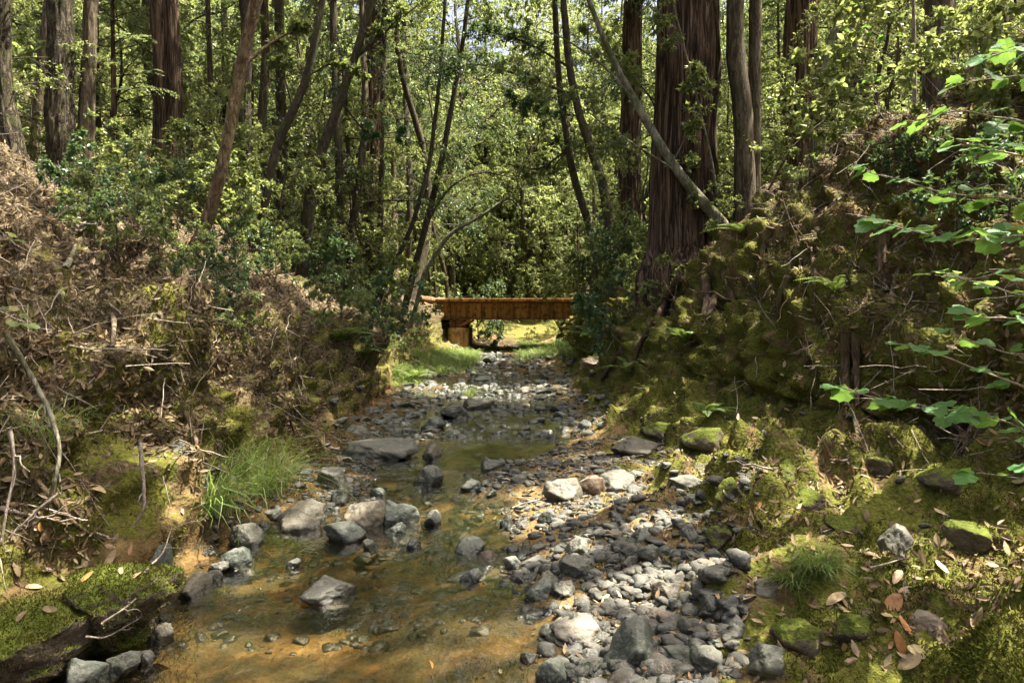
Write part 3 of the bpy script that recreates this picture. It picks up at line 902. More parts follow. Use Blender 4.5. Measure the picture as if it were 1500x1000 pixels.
for (u, v, w_, h_, lab) in [(1150, 700, 60, 30, 'moss covered stone hump nearest the grey slab on the right bank'), (1190, 745, 66, 34, 'bright moss hump above the low dark grass clump'),
        (1300, 690, 54, 28, 'moss covered stone under the overhang behind the pointed rock'), (1390, 715, 70, 34, 'wide moss hump to the right of the pointed rock'),
        (1240, 780, 50, 26, 'moss hump just left of the pointed rock'), (1040, 655, 80, 34, 'sunny moss covered rock at the foot of the right bank'),
        (970, 640, 60, 26, 'moss covered rock beside the tan rock shelf'), (1440, 800, 80, 36, 'dark moss hump at the right edge behind the curled leaf'),
        (1180, 950, 80, 40, 'dark moss covered stone at the bottom beside the flat green grey rock'), (1260, 930, 60, 30, 'moss hump left of the big orange brown leaf')]:
    rock(u, v, w_, h_, lab, 'mossrock', int(u) % 14, R.uniform(-.4, .4), R.uniform(-.1, .1), 'mossy_rock', bury=.5)

# cobbles: the 235 that show largest, each an object of its own
ZONES = [  # count, x range(y), y range, size m, label start
 (95, lambda y: (np.interp(y, [2.6, 3.4, 4.5, 6, 8], [.15, .25, -.25, -.4, .3]), np.interp(y, [2.6, 3.4, 4.5, 8], [.8, 1.1, 1.55, 1.6])), (2.7, 7.6), (.045, .17), 'on the gravel bar right of the pool'),
 (34, lambda y: (-2.05, np.interp(y, [4.6, 6, 8], [-1.25, -.8, -1.2])), (4.6, 8.2), (.07, .2), 'among the larger rocks on the left side of the pool'),
 (70, lambda y: (-2.2, 1.35), (8.8, 14), (.14, .36), 'in the dark riffle beyond the pool'),
 (30, lambda y: (-2.0, 1.5), (14, 25), (.2, .5), 'in the far creek bed towards the bridge'),
 (30, lambda y: (-1.3, .5), (4.3, 8.8), (.07, .2), 'in the shallow middle pool'),
]
words = {'rock': 'grey green', 'rockdark': 'dark', 'rockpale': 'pale grey', 'rockwarm': 'brownish'}
for n, xf, yr, sr, where in ZONES:
    c = 0
    for _ in range(n * 40):
        if c >= n: break
        y = math.exp(R.uniform(math.log(yr[0]), math.log(yr[1])))
        x0, x1 = xf(y)
        x = R.uniform(x0, x1)
        s = sr[0] + (sr[1] - sr[0]) * R.random() ** 1.8
        if any((x - q[0]) ** 2 + (y - q[1]) ** 2 < ((s / 2 + q[2]) * .85) ** 2 for q in PLACED): continue
        mat = R.choice(['rock', 'rockdark', 'rockpale', 'rockwarm'], p=[.45, .4, .05, .1] if y > 8.6 else [.5, .28, .12, .1])
        kk_ = int(R.integers(16))
        o = link('cobble', rock_mesh(ROCK_LO, kk_, mat))
        fl = R.uniform(.34, .66)
        o.scale = (s / 2 * R.uniform(.85, 1.2), s / 2 * R.uniform(.7, 1.), s / 2 * fl)
        zb = max(gz_at(x, y, 1.5), float(wl(y)) - .05 * (s / .2))
        o.location = (x, y, zb + s * fl * .04)
        o.rotation_euler = (R.uniform(-.3, .3), R.uniform(-.3, .3), R.uniform(0, 6.28))
        PLACED.append((x, y, s / 2))
        tag(o, f'small {words[mat]} cobble {where}', 'cobble', f'{words[mat]} cobbles {where}')
        c += 1

# gravel: thousands of pebbles, one object
gm, gd = MB(), MB()
PEB = [rock_arrays(3, 300 + k, 18 + 14 * (k % 3), .1) for k in range(10)] + [rock_arrays(2, 320 + k, 30, .08) for k in range(10)]
PTS = []


def gravel(n, xf, y0, y1, s0, s1, near_y=5.):
    for _ in range(n):
        y = math.exp(R.uniform(math.log(y0), math.log(y1)))
        a, b = xf(y)
        x = R.triangular(a, (a + b) / 2, b) if R.random() < .5 else R.uniform(a, b)
        PTS.append((x, y, s0 + (s1 - s0) * R.random() ** 3.6))


gravel(5200, lambda y: (np.interp(y, [2.5, 3.4, 4.4, 5.2, 6, 8], [.05, .15, -.35, -.4, -.5, .3]), np.interp(y, [2.5, 3.4, 4.8, 8], [.85, 1.2, 1.75, 1.75])), 2.5, 8, .008, .13)
gravel(2700, lambda y: (-2.2, np.interp(y, [4, 5, 6, 8], [-1.6, -.9, -.5, -1.1])), 4.2, 9, .015, .09)
gravel(2600, lambda y: (-2.3, 1.5), 8.6, 15, .04, .22)
gravel(1300, lambda y: (-2.2, 1.6), 14, 32, .07, .3)
gravel(1500, lambda y: (-1.9, .7), 3.4, 9, .01, .13)
gravel(160, lambda y: (1.2, 2.6), 3, 8, .015, .09)
for x, y, s in PTS:
    V, T = PEB[int(R.integers(10)) + (0 if s * 1000 / y > 13 else 10)]
    a = R.uniform(0, 6.28)
    ca, sa = math.cos(a), math.sin(a)
    V = V * [s / 2 * R.uniform(.8, 1.25), s / 2, s / 2 * R.uniform(.35, .75)]
    tl = R.uniform(-.4, .4)
    V = V @ np.array([[1, 0, 0], [0, math.cos(tl), -math.sin(tl)], [0, math.sin(tl), math.cos(tl)]])
    V = V @ np.array([[ca, -sa, 0], [sa, ca, 0], [0, 0, 1]])
    zz = gz_at(x, y, 1.5)
    if y > 8.6: zz = max(zz, float(wl(y)) - .03)
    (gd if y > 8.4 + .5 * math.sin(x * 3) else gm).add(V + [x, y, zz - s * .01], None, T)
tag(gm.obj('gravel', M['gravel']), 'loose small stones and pebbles filling the creek bed', 'gravel', kind='stuff')

tag(gd.obj('gravel', M['graveldark']), 'dark wet stones filling the riffle and the far creek bed', 'gravel', kind='stuff')

# ------------------------------------------------------------------ leaf litter
def litter(n, wgt, ymin, ymax, Lr, name, lab, mat, fall=1.1, xlim=None):
    p, nr_ = scatter(n, wgt, ymin, ymax, xlim, fall)
    up = unit(nr_ + R.normal(size=(n, 3)) * .45)
    D = unit(np.cross(up, rand_unit(n)))
    L = R.uniform(*Lr, n)
    m_ = MB()
    leaves(m_, p + nr_ * (.004 + .012 * R.random((n, 1))), D, up, L, L * R.uniform(.28, .42, n), 'leaf', R.uniform(-.25, .3), .15)
    return tag(m_.obj(name, M[mat], smooth=False), lab, 'leaf litter', kind='stuff')


lit_w = np.clip(lit_a * 1.3 - .25 + .5 * fbm(GV * 1.3, 3, 140), 0, 1) ** 1.3
litter(95000, lit_w, 2.2, 13, (.028, .075), 'leaf_litter', 'layer of dry brown fallen leaves covering the banks', 'dryleaf', 1.25)
litter(9000, np.clip(lit_w + .15 * (moss_a > .4) * (fbm(GV * 2., 2, 150) > .1), 0, 1), 2.2, 11, (.03, .08), 'leaf_litter',
       'scattered pale tan fallen leaves on the banks', 'dryleaf_tan', 1.5)
litter(16000, lit_w, 12, 30, (.1, .2), 'leaf_litter', 'brown fallen leaves on the far banks by the bridge', 'dryleaf', .8)

bar = np.clip(1 - np.abs(kt[None, :].repeat(len(ys), 0) - 11.3) / 1.3, 0, 1).ravel()
litter(5200, bar + .25 * moss_a, 2.4, 9, (.015, .06), 'leaf_litter', 'bits of dry leaf between the stones and on the moss', 'dryleaf', 1.3)
litter(1800, bar + .1 * moss_a, 2.4, 9, (.02, .06), 'leaf_litter', 'bits of tan leaf between the stones', 'dryleaf_tan', 1.3)
# individual fallen leaves in the foreground
def leaf_proto(seed):
    rg = np.random.default_rng(seed)
    n, k = 13, 5
    t = np.linspace(0, 1, n)
    wdt = np.sin(PI * t ** .85) ** .6 * .2 * rg.uniform(.85, 1.25)
    wdt[0] = wdt[-1] = .004
    c = rg.uniform(-.25, .35)
    b = rg.uniform(-.3, .25)
    V = []
    for i in range(n):
        for j in range(k):
            s = (j / (k - 1) - .5) * 2
            V.append((t[i] - .5, s * wdt[i], c * s * s * wdt[i] + b * (t[i] - .5) ** 2 + .012 * math.sin(9 * t[i] + 3 * s) + .1 * rg.uniform(-1, 1) * 0))
    q = [(i * k + j, (i + 1) * k + j, (i + 1) * k + j + 1, i * k + j + 1) for i in range(n - 1) for j in range(k - 1)]
    mb = MB().add(V, q)
    st = np.array([(-.5, 0, b * .25), (-.58, .01, b * .3 + .01), (-.66, .03, b * .3 + .03)])
    tubes(mb, st, [.008, .007, .006], 4)
    return mb


LP = {m_: [leaf_proto(400 + k).mesh('fallen_leaf', M[m_]) for k in range(6)] for m_ in ('dryleaf', 'dryleaf_tan', 'dryleaf_orange')}


def fallen(p, n, size, mat, lab, group):
    o = link('fallen_leaf', LP[mat][int(R.integers(6))], loc=Vector(p) + Vector(n) * (.004 + .16 * size))
    up = Vector(unit(np.array(n) + R.normal(size=3) * .32))
    q = up.to_track_quat('Z', 'Y').to_matrix() @ Matrix.Rotation(R.uniform(0, 6.28), 3, 'Z')
    o.rotation_euler = q.to_euler()
    o.scale = (size,) * 3
    return tag(o, lab, 'leaf', group)


for (u, v, L, mat, lab) in [
    (1307, 887, 38, 'dryleaf_orange', 'big orange brown leaf lying on the dark moss near the bottom'),
    (1300, 906, 30, 'dryleaf_tan', 'tan leaf tucked under the big orange brown leaf'),
    (1322, 918, 26, 'dryleaf_orange', 'brown leaf just below the tan one on the moss'),
    (1318, 942, 30, 'dryleaf_orange', 'reddish leaf pointing down the mossy slope'),
    (1340, 955, 34, 'dryleaf_tan', 'wide pale leaf at the bottom of the moss'),
    (1330, 968, 36, 'dryleaf_tan', 'long cream leaf lowest on the moss by the dark brown rock'),
    (1278, 816, 26, 'dryleaf_tan', 'yellow tan leaf below the pointed rock on the moss'),
    (1311, 846, 26, 'dryleaf_tan', 'broad cream leaf in front of the pointed rock'),
    (1378, 833, 22, 'dryleaf_tan', 'upright golden leaf right of the pointed rock'),
    (1374, 861, 20, 'dryleaf_tan', 'small cream leaf below the upright golden leaf'),
    (1440, 908, 30, 'dryleaf_tan', 'curled cream leaf on a stalk at the right of the moss'),
    (1100, 880, 28, 'dryleaf_tan', 'pale leaf by the half buried brown stone'),
    (1220, 878, 32, 'dryleaf_tan', 'pair tip leaf pale against dark moss below the grass'),
    (632, 976, 14, 'dryleaf_orange', 'small pinkish leaf floating on the brown water'),
    (140, 720, 26, 'dryleaf_tan', 'tan leaf standing on the left mossy ledge'),
    (160, 817, 24, 'dryleaf_tan', 'pale folded leaf on top of the big mossy boulder'),
    (118, 822, 24, 'dryleaf_tan', 'pale leaf left of the folded one on the big mossy boulder'),
]:
    p, n = at(u, v)
    fallen(p, n, L / 1000 * p[1] * 1.15, mat, lab, 'fallen leaves in the foreground')
for u, v, m_ in [(20, 835, 'dryleaf'), (48, 862, 'dryleaf_tan'), (90, 850, 'dryleaf'), (128, 846, 'dryleaf_orange'), (175, 838, 'dryleaf_tan'), (30, 905, 'dryleaf'), (75, 895, 'dryleaf_tan'), (150, 862, 'dryleaf'), (200, 845, 'dryleaf_tan')]:
    p, n = at(u, v)
    fallen(p, n, R.uniform(.04, .08), m_, 'small dry leaf lying on the moss of the large boulder', 'dry leaves on the large mossy boulder')
wt = np.clip(moss_a - .4, 0, 1)
for lo, hi, cnt, where in ((.6, 4.2, 170, 'on the mossy ground of the right bank'), (-4, -1.9, 55, 'on the mossy ledge of the left bank'), (-.2, 1.5, 30, 'on the stones of the gravel bar')):
    wq_ = wt if lo != -.2 else np.clip(bed_a, 0, 1) * (np.abs(moss_a - .3) < .4)
    p, n = scatter(cnt, wq_, 2.5, 7.5, (lo, hi), 1.6)
    for a, b in zip(p, n):
        mat = R.choice(['dryleaf_tan', 'dryleaf', 'dryleaf_orange'], p=[.62, .28, .1])
        wd = {'dryleaf_tan': 'pale tan', 'dryleaf': 'brown', 'dryleaf_orange': 'orange brown'}[mat]
        if a[2] < .02: continue
        fallen(a, b, R.uniform(.04, .08), mat, f'{wd} narrow fallen leaf {where}', f'{wd} fallen leaves {where}')

# ------------------------------------------------------------------ moss, sticks, roots
mw = np.clip(moss_a * 1.2 - .42 + .9 * fbm(GV * 2.3, 4, 160), 0, 1)
n = 220000
p, nr_ = scatter(n, mw, 1.4, 11, None, 2.0)
mb_ = MB()
D = unit(nr_ * .8 + R.normal(size=(n, 3)) * .5 + [0, 0, .25])
leaves(mb_, p - nr_ * .003, D, unit(np.cross(D, rand_unit(n))), R.uniform(.008, .024, n) * (1 + p[:, 1] * .09), .004 * (1 + p[:, 1] * .12), 'diamond', 0.)
tag(mb_.obj('moss', M['mossblade'], smooth=False), 'carpet of short green moss on both banks', 'moss', kind='stuff')


def wig(p0, p1, n=9, amp=.05, sag=0.):
    t = np.linspace(0, 1, n)[:, None]
    q = p0 + (p1 - p0) * t
    L = np.linalg.norm(p1 - p0)
    s = R.uniform(0, 100)
    q = q + L * amp * np.stack([vnoise(np.stack([t[:, 0] * 3 + s, t[:, 0] * 0 + k * 9, t[:, 0] * 0], -1), 7) for k in range(3)], -1) * np.sin(PI * np.clip(t, 0, 1)) ** .5
    q[:, 2] -= sag * np.sin(PI * t[:, 0])
    return q


def stick(pts, rad, label, mat='stick', name='fallen_stick', group=None, twigs=0, lift=.03, cat='stick', sides=7, water=True):
    """pixel polyline laid on the ground; (u,v) or (u,v,depth)"""
    W = []
    for q in pts:
        if len(q) == 3: W.append(px(*q))
        else:
            p, n = at(q[0], q[1])
            W.append(p + n * lift)
    W = np.array(W)
    t = np.linspace(0, len(W) - 1, 6 * len(W))
    Q = np.stack([np.interp(t, np.arange(len(W)), W[:, k]) for k in range(3)], -1)
    Q = smooth_rows(Q.T, 5).T
    L = np.linalg.norm(Q[-1] - Q[0])
    s = R.uniform(0, 99)
    Q += L * .012 * np.stack([vnoise(np.stack([t * 1.7 + s, t * 0 + 9 * k, t * 0], -1), 8) for k in range(3)], -1)
    rr = rad * np.linspace(1, .45, len(Q)) * (1 + .08 * R.normal(size=len(Q)))
    m_ = MB()
    o0 = Q[0].copy()
    tubes(m_, (Q - o0)[None], rr[None], sides, True)
    for k in range(twigs):
        i = int(R.integers(len(Q) // 3, len(Q) - 1))
        d_ = unit((Q[i] - Q[i - 1]) / max(np.linalg.norm(Q[i] - Q[i - 1]), 1e-6) + R.normal(size=3) * .9)
        q = wig(Q[i] - o0, Q[i] - o0 + d_ * L * R.uniform(.12, .35), 7, .12)
        tubes(m_, q[None], (rr[i] * np.linspace(.6, .2, 7))[None], 5)
    return tag(m_.obj(name, M[mat], loc=o0), label, cat, group)


stick([(0, 480, 3.3), (50, 560, 3.35), (85, 620, 3.3), (86, 690, 3.2), (74, 735, 3.2)], .015, 'crooked pale grey branch hanging down the left bank', 'palebark', 'fallen_branch', None, 3)
stick([(205, 640, 3.9), (206, 690, 3.85), (214, 740, 3.8), (195, 775, 3.8)], .013, 'thin bent grey stem hanging over the left mossy ledge', 'stick', twigs=2)
stick([(12, 620, 3.0), (20, 690, 3.0), (2, 800, 2.9)], .010, 'pale dry stem at the very left edge of the ledge', twigs=3)
stick([(90, 720, 3.1), (50, 750, 3.05), (10, 790, 3.0)], .008, 'dry twig crossing the stems at the left edge', twigs=3)
stick([(84, 430), (86, 475)], .035, 'short pale dead stub standing on the left leaf slope', 'palebark')
stick([(160, 412), (163, 460), (166, 510)], .028, 'grey bare stub rising from the leaf slope by the leaning tree', 'greybark')
stick([(92, 398), (108, 360)], .03, 'mottled grey stub high on the left leaf slope', 'palebark')
stick([(130, 470), (235, 520), (265, 545)], .02, 'long thin branch lying down the left leaf slope', 'greybark', twigs=4)
stick([(245, 530), (262, 570)], .010, 'white forked twig on the lower left slope', twigs=4)
stick([(420, 483), (446, 575)], .022, 'straight pale stick leaning on the right end of the left slope', twigs=1)
stick([(397, 480), (432, 560), (445, 600)], .016, 'thin dry stem beside the straight pale stick', twigs=3)
stick([(360, 500), (400, 545)], .018, 'brown stick on the slope left of the pale sticks', 'greybark', twigs=2)
stick([(60, 650), (150, 630)], .010, 'pale twig on the slope above the mossy ledge', twigs=3)
stick([(215, 615), (275, 640)], .016, 'dark curved branch in the hollow above the grass', 'root', twigs=4)
stick([(50, 690), (110, 770), (150, 800)], .016, 'dark thin branch lying across the left ledge', 'root', twigs=3)
stick([(0, 745), (90, 760), (160, 790)], .012, 'long dry twig along the left ledge', twigs=5)
stick([(100, 340), (190, 300, 10.), (105, 345)], .02, 'pale branch in the brush at the crest of the left slope', 'stick', twigs=2)
stick([(640, 545), (600, 525)], .05, 'grey stick on the bank by the far grass')
stick([(1000, 712), (1035, 690), (1055, 670)], .035, 'pale short log on the gravel below the mossy bank', 'palebark', 'driftwood')
stick([(1268, 835), (1320, 822)], .006, 'thin straw coloured stick on the moss below the pointed rock')
stick([(1118, 296, 11.3), (1160, 215, 11.), (1215, 172, 10.8)], .024, 'dark curved branch on the crest right of the twin trunk', 'greybark', 'fallen_branch', twigs=2)
stick([(1300, 455), (1315, 400), (1322, 372)], .03, 'brown broken branch among leaves on the right bank', 'greybark', 'fallen_branch')
stick([(1205, 246, 10.), (1290, 196, 9.), (1372, 158, 8.1)], .07, 'mossy fallen limb lying up the crest of the right bank', 'palebark', 'fallen_log', twigs=3)
stick([(1180, 165), (1176, 130)], .02, 'sunlit white stub by the right redwoods', 'stick')
stick([(1485, 380), (1482, 330)], .02, 'sunlit pale stub high on the right bank', 'stick')
stick([(150, 905), (185, 880), (230, 850)], .006, 'thin grey twig over the stones below the big mossy boulder', twigs=5)
stick([(120, 925), (160, 930), (200, 905)], .005, 'tangled dry twig at the water edge below the big mossy boulder', twigs=6)
stick([(205, 850), (235, 800), (250, 770)], .006, 'dry twig leaning beside the dark upright stone', twigs=4)
# roots on the right bank and the left scarp
ROOTS = [([(1000, 405), (975, 440), (955, 490)], .09, 'thick root spilling down the bank from the massive redwood'), ([(1030, 400), (1040, 440), (1020, 490)], .08, 'second thick root under the massive redwood beside the dark hollow'),
 ([(985, 395), (945, 420), (915, 470)], .075, 'long root of the massive redwood running towards the bridge'), ([(1060, 395), (1075, 430), (1085, 480)], .06, 'root under the pale leaning trunk'),
 ([(1130, 330), (1115, 370), (1120, 420)], .05, 'root hanging from the crest below the twin trunk'), ([(1300, 340), (1290, 390), (1300, 430)], .05, 'root dangling below the stout brown trunk'), ([(1200, 330), (1190, 370), (1200, 420)], .035, 'crooked root in the middle of the right bank'),
 ([(960, 470), (935, 510), (925, 550)], .05, 'pale curved root on the bank below the big redwood'),
 ([(1050, 430), (1030, 480), (1000, 520)], .05, 'dark root running down from the big redwood'),
 ([(1160, 400), (1145, 430), (1140, 470)], .04, 'moss covered root arching on the right bank'),
 ([(1240, 480), (1242, 540), (1240, 600)], .05, 'reddish brown root mass hanging in the right bank hollow'),
 ([(1255, 480), (1258, 545), (1252, 600)], .035, 'second red brown root in the right bank hollow'),
 ([(1185, 500), (1178, 540)], .045, 'mossy root knob under the leaves of the right bank'),
 ([(1250, 610), (1252, 650)], .022, 'short grey root hanging beneath the right bank overhang'),
 ([(1350, 600), (1400, 620), (1420, 660)], .02, 'long bare root hooking below the hazel branch'),
 ([(1405, 620), (1415, 655), (1430, 675)], .018, 'pale root tip below the hooked root'),
 ([(1300, 630), (1330, 660)], .016, 'thin dark root under the right bank overhang'),
 ([(880, 560), (905, 520), (930, 480)], .045, 'mossy root at the foot of the right bank near the bridge'),
 ([(270, 600), (285, 640), (280, 680)], .02, 'brown root hanging over the left mossy scarp'),
 ([(555, 545), (553, 580)], .035, 'pale root at the end of the left bank nose'),
 ([(548, 540), (540, 575)], .025, 'dark root beside the pale one at the left bank nose'),
 ([(415, 590), (430, 640)], .02, 'sunlit root on the left scarp right of the grass')]
for pts, r_, lab in ROOTS:
    stick(pts, r_, lab, 'root', 'tree_root', 'exposed roots on the banks', 3, .02, 'root')
# loose dry twigs, too many to count
p, nr_ = scatter(2100, np.clip(lit_w, 0, 1), 2.4, 13, None, 1.2)
nT = len(p)
d_ = unit(np.cross(nr_, rand_unit(nT)) + R.normal(size=(nT, 3)) * .18 + [0, 0, -.1])
Ls = R.uniform(.12, .55, nT)[:, None]
tt = np.linspace(0, 1, 6)[None, :, None]
Pp = (p + nr_ * .015)[:, None, :] + d_[:, None, :] * Ls[:, None] * tt + R.normal(size=(nT, 6, 3)) * .012 * Ls[:, None]
mb_ = MB()
tubes(mb_, Pp, R.uniform(.002, .006, nT)[:, None] * np.linspace(1, .5, 6)[None], 4)
tag(mb_.obj('twigs', M['stick']), 'dry fine twigs strewn over the leaf litter', 'twigs', kind='stuff')
p, nr_ = scatter(700, ip([0] * 13 + [.5, 1, 1, .8, .2, 0, 0]).ravel(), 3., 15, None, 1.1)
nT = len(p)
d_ = unit(nr_ * .3 + R.normal(size=(nT, 3)) * .7 + [0, 0, -.5])
Ls = R.uniform(.1, .5, nT)[:, None]
Pp = (p + nr_ * .02)[:, None, :] + d_[:, None, :] * Ls[:, None] * tt + R.normal(size=(nT, 6, 3)) * .02 * Ls[:, None]
mb_ = MB()
tubes(mb_, Pp, R.uniform(.002, .007, nT)[:, None] * np.linspace(1, .4, 6)[None], 4)
tag(mb_.obj('twigs', M['stick']), 'dead twigs caught on the steep right bank', 'twigs', kind='stuff')
# hair roots and hanging strands under the ledges
p, nr_ = scatter(1800, ip([0] * 4 + [.1, .7, .6, .1] + [0] * 5 + [.5, 1, .8, .3, 0, 0, 0]).ravel(), 2.5, 15, None, 1.1)
nT = len(p)
d_ = unit(nr_ * .35 + R.normal(size=(nT, 3)) * .3 + [0, 0, -1])
Ls = R.uniform(.06, .35, nT)[:, None]
Pp = p[:, None, :] + d_[:, None, :] * Ls[:, None] * tt + R.normal(size=(nT, 6, 3)) * .03 * Ls[:, None]
mb_ = MB()
tubes(mb_, Pp, R.uniform(.0015, .006, nT)[:, None] * np.linspace(1, .4, 6)[None], 4)
tag(mb_.obj('rootlets', M['root']), 'fine dark rootlets hanging from the eroded banks', 'rootlets', kind='stuff')


# ------------------------------------------------------------------ grass and ferns
def grass_mesh(nb, L, spread, wd, seed):
    rg = np.random.default_rng(seed)
    a = rg.uniform(0, 6.28, nb)
    el = rg.uniform(.1, 1., nb) ** .7
    Ls = L * rg.uniform(.5, 1.1, nb)
    dirh = np.stack([np.cos(a), np.sin(a), np.zeros(nb)], -1)
    t = np.linspace(0, 1, 7)
    base = dirh * spread * rg.random((nb, 1)) * .5
    out = el[:, None] * (t ** 1.3)[None] * .75
    z = (t[None] * 1.0 - (t ** 2.4)[None] * (.35 + .55 * el[:, None]))
    C = base[:, None, :] + Ls[:, None, None] * (out[..., None] * dirh[:, None, :] + z[..., None] * np.array([0, 0, 1.]))
    C = C + (Ls[:, None, None] * .12 * np.cumsum(rg.normal(size=(nb, 7, 3)), 1) * (t ** 1.2)[None, :, None]) * [1, 1, .5]
    sd = np.stack([-np.sin(a), np.cos(a), np.zeros(nb)], -1)[:, None, :]
    ww = wd * np.array([1, 1, .95, .85, .65, .4, .05])[None, :, None]
    V = np.stack([C - sd * ww, C + sd * ww], 2)
    i, j = np.meshgrid(np.arange(nb), np.arange(6), indexing='ij')
    o = (i * 7 + j) * 2
    Q = np.stack([o, o + 1, o + 3, o + 2], -1).reshape(-1, 4)
    return MB().add(V, Q)


for (u, v, nb, h, lab) in [(385, 715, 260, .42, 'tall bright grass tuft arching over the stones, the farther of two'),
                           (305, 745, 230, .40, 'long grass tuft hanging towards the pool, the nearer of two'),
                           (345, 690, 220, .42, 'short grass clump between the two tall tufts on the left ledge'),
                           (1195, 832, 260, .13, 'low dark grass clump growing out of the right moss'),
                           (1160, 850, 130, .1, 'thin grass sprouting left of the low dark clump'),
                           (60, 640, 60, .3, 'sparse grass blades on the left slope above the ledge'),
                           (690, 580, 60, .3, 'little yellow green grass clump at the side of the riffle')]:
    p, n_ = at(u, v)
    tag(grass_mesh(int(nb * 1.4), h * 1.5, h * 1.1, .0019 * (1 + p[1] / 8), int(u)).obj('grass_tuft', M['grass'], smooth=False, loc=p - np.array([0, 0, .02])), lab, 'grass', 'grass tufts')
GG = [grass_mesh(70, .45, .3, .006, 900 + k).arrays() for k in range(4)]
gb = MB()
for (u0, u1, v0, v1, cnt) in [(610, 700, 520, 548, 70), (575, 625, 540, 568, 18), (760, 838, 500, 524, 110), (640, 700, 515, 530, 60)]:
    for _ in range(cnt):
        p, n_ = at(R.uniform(u0, u1), R.uniform(v0, v1))
        if p[1] > 40 or n_[2] < .2: continue
        V, Q, T = GG[int(R.integers(4))]
        a, s = R.uniform(0, 6.28), R.uniform(.6, 1.2)
        V = V @ np.array([[math.cos(a), math.sin(a), 0], [-math.sin(a), math.cos(a), 0], [0, 0, 1]]) * s
        gb.add(V + p - [0, 0, .03], Q)
tag(gb.obj('grass', M['grass'], smooth=False), 'bright green grass on the creek sides around the bridge', 'grass', kind='stuff')


def fern_mesh(nf, L, seed):
    rg = np.random.default_rng(seed)
    mb = MB()
    for f in range(nf):
        a = f * 2.4 + rg.uniform(-.3, .3)
        el = rg.uniform(.7, 1.25)
        Lf = L * rg.uniform(.7, 1.05)
        n = 26
        t = np.linspace(0, 1, n)
        h = np.array([math.cos(a), math.sin(a), 0])
        C = Lf * ((t ** 1.1 * math.cos(el) + .35 * t ** 2)[:, None] * h + (t * math.sin(el) - .55 * t ** 2.2)[:, None] * np.array([0, 0, 1.]))
        tubes(mb, C[None], (.004 * L / .6 * np.linspace(1, .3, n))[None], 4)
        T_ = unit(np.gradient(C, axis=0))
        sd = np.cross(T_, np.array([0, 0, 1.]))
        sd = unit(sd)
        up = np.cross(sd, T_)
        pl = Lf * .17 * np.sin(PI * (t * .88 + .1)) ** .8
        for s in (-1, 1):
            leaves(mb, C[2:], sd[2:] * s + T_[2:] * .35 - up[2:] * .1, up[2:], pl[2:], Lf * .035, 'leaf', .1, .1)
    return mb


for (u, v, L, lab) in [(1005, 503, .5, 'bright sunlit sword fern low on the right bank'),
                       (1090, 345, .55, 'fern with a pale frond below the leaning pale trunk'),
                       (1225, 428, .4, 'single fern frond jutting from the leaf patch on the right bank'),
                       (535, 520, .55, 'small fern on the end of the left bank'),
                       (560, 515, .5, 'dark fern behind the left bank nose'),
                       (500, 500, .6, 'fern on the slope left of the bank nose'),
                       (1035, 610, .35, 'little fern at the foot of the right bank'),
                       (925, 545, .6, 'fern at the shaded foot of the right bank'),
                       (870, 500, 1.0, 'lush sunlit fern beside the right end of the bridge'),
                       (605, 560, .7, 'fern drooping over the far left bank'),
                       (470, 470, .6, 'fern in the brush above the left slope')]:
    p, n_ = at(u, v)
    tag(fern_mesh(11, L, int(u)).obj('fern', M['fern'], smooth=False, loc=p), lab, 'fern', 'ferns on the banks')
# ------------------------------------------------------------------ trees
def quad_bez(p0, d0, L, n, lift=0., droop=0.):
    """batch of curved limbs: p0 (B,3), d0 (B,3), L (B,)"""
    t = np.linspace(0, 1, n)[None, :, None]
    L = L[:, None, None]
    Q = p0[:, None, :] + d0[:, None, :] * L * t
    Q[..., 2] += (lift * L * t ** 1 - droop * L * t ** 2)[..., 0]
    return Q


def jitter(Q, amt):
    B, n, _ = Q.shape
    L = np.linalg.norm(Q[:, -1] - Q[:, 0], axis=1)[:, None, None]
    e = np.cumsum(R.normal(size=Q.shape), axis=1)
    e = e - e[:, :1]
    return Q + e * L * amt / n


def branch_out(Q, Rq, k, t0, t1, lr, ang, n, up=0., lift=0., droop=0., flat=False):
    """k children per limb of Q"""
    B, m, _ = Q.shape
    t = R.uniform(t0, t1, (B, k)) * (m - 1)
    i = np.minimum(t.astype(int), m - 2)
    f = (t - i)[..., None]
    b = np.arange(B)[:, None]
    p = Q[b, i] * (1 - f) + Q[b, i + 1] * f
    dirn = unit(Q[b, i + 1] - Q[b, i])
    r = np.take_along_axis(Rq, i, 1)
    rnd = R.normal(size=(B, k, 3))
    if flat:
        side = unit(np.cross(dirn, np.array([0, 0, 1.])))
        sgn = np.where(R.random((B, k, 1)) < .5, -1, 1)
        rnd = side * sgn + rnd * .12
    dd = unit(dirn * math.cos(ang) + unit(rnd) * math.sin(ang) + np.array([0, 0, up]))
    Lp = np.linalg.norm(Q[:, -1] - Q[:, 0], axis=1)[:, None]
    L = Lp * R.uniform(*lr, (B, k)) * (1.15 - .6 * t / (m - 1))
    C = quad_bez(p.reshape(-1, 3), dd.reshape(-1, 3), L.reshape(-1), n, lift, droop)
    C = jitter(C, .12)
    rr = (r.reshape(-1, 1) * .6) * np.linspace(1, .4, n)[None]
    return C, rr


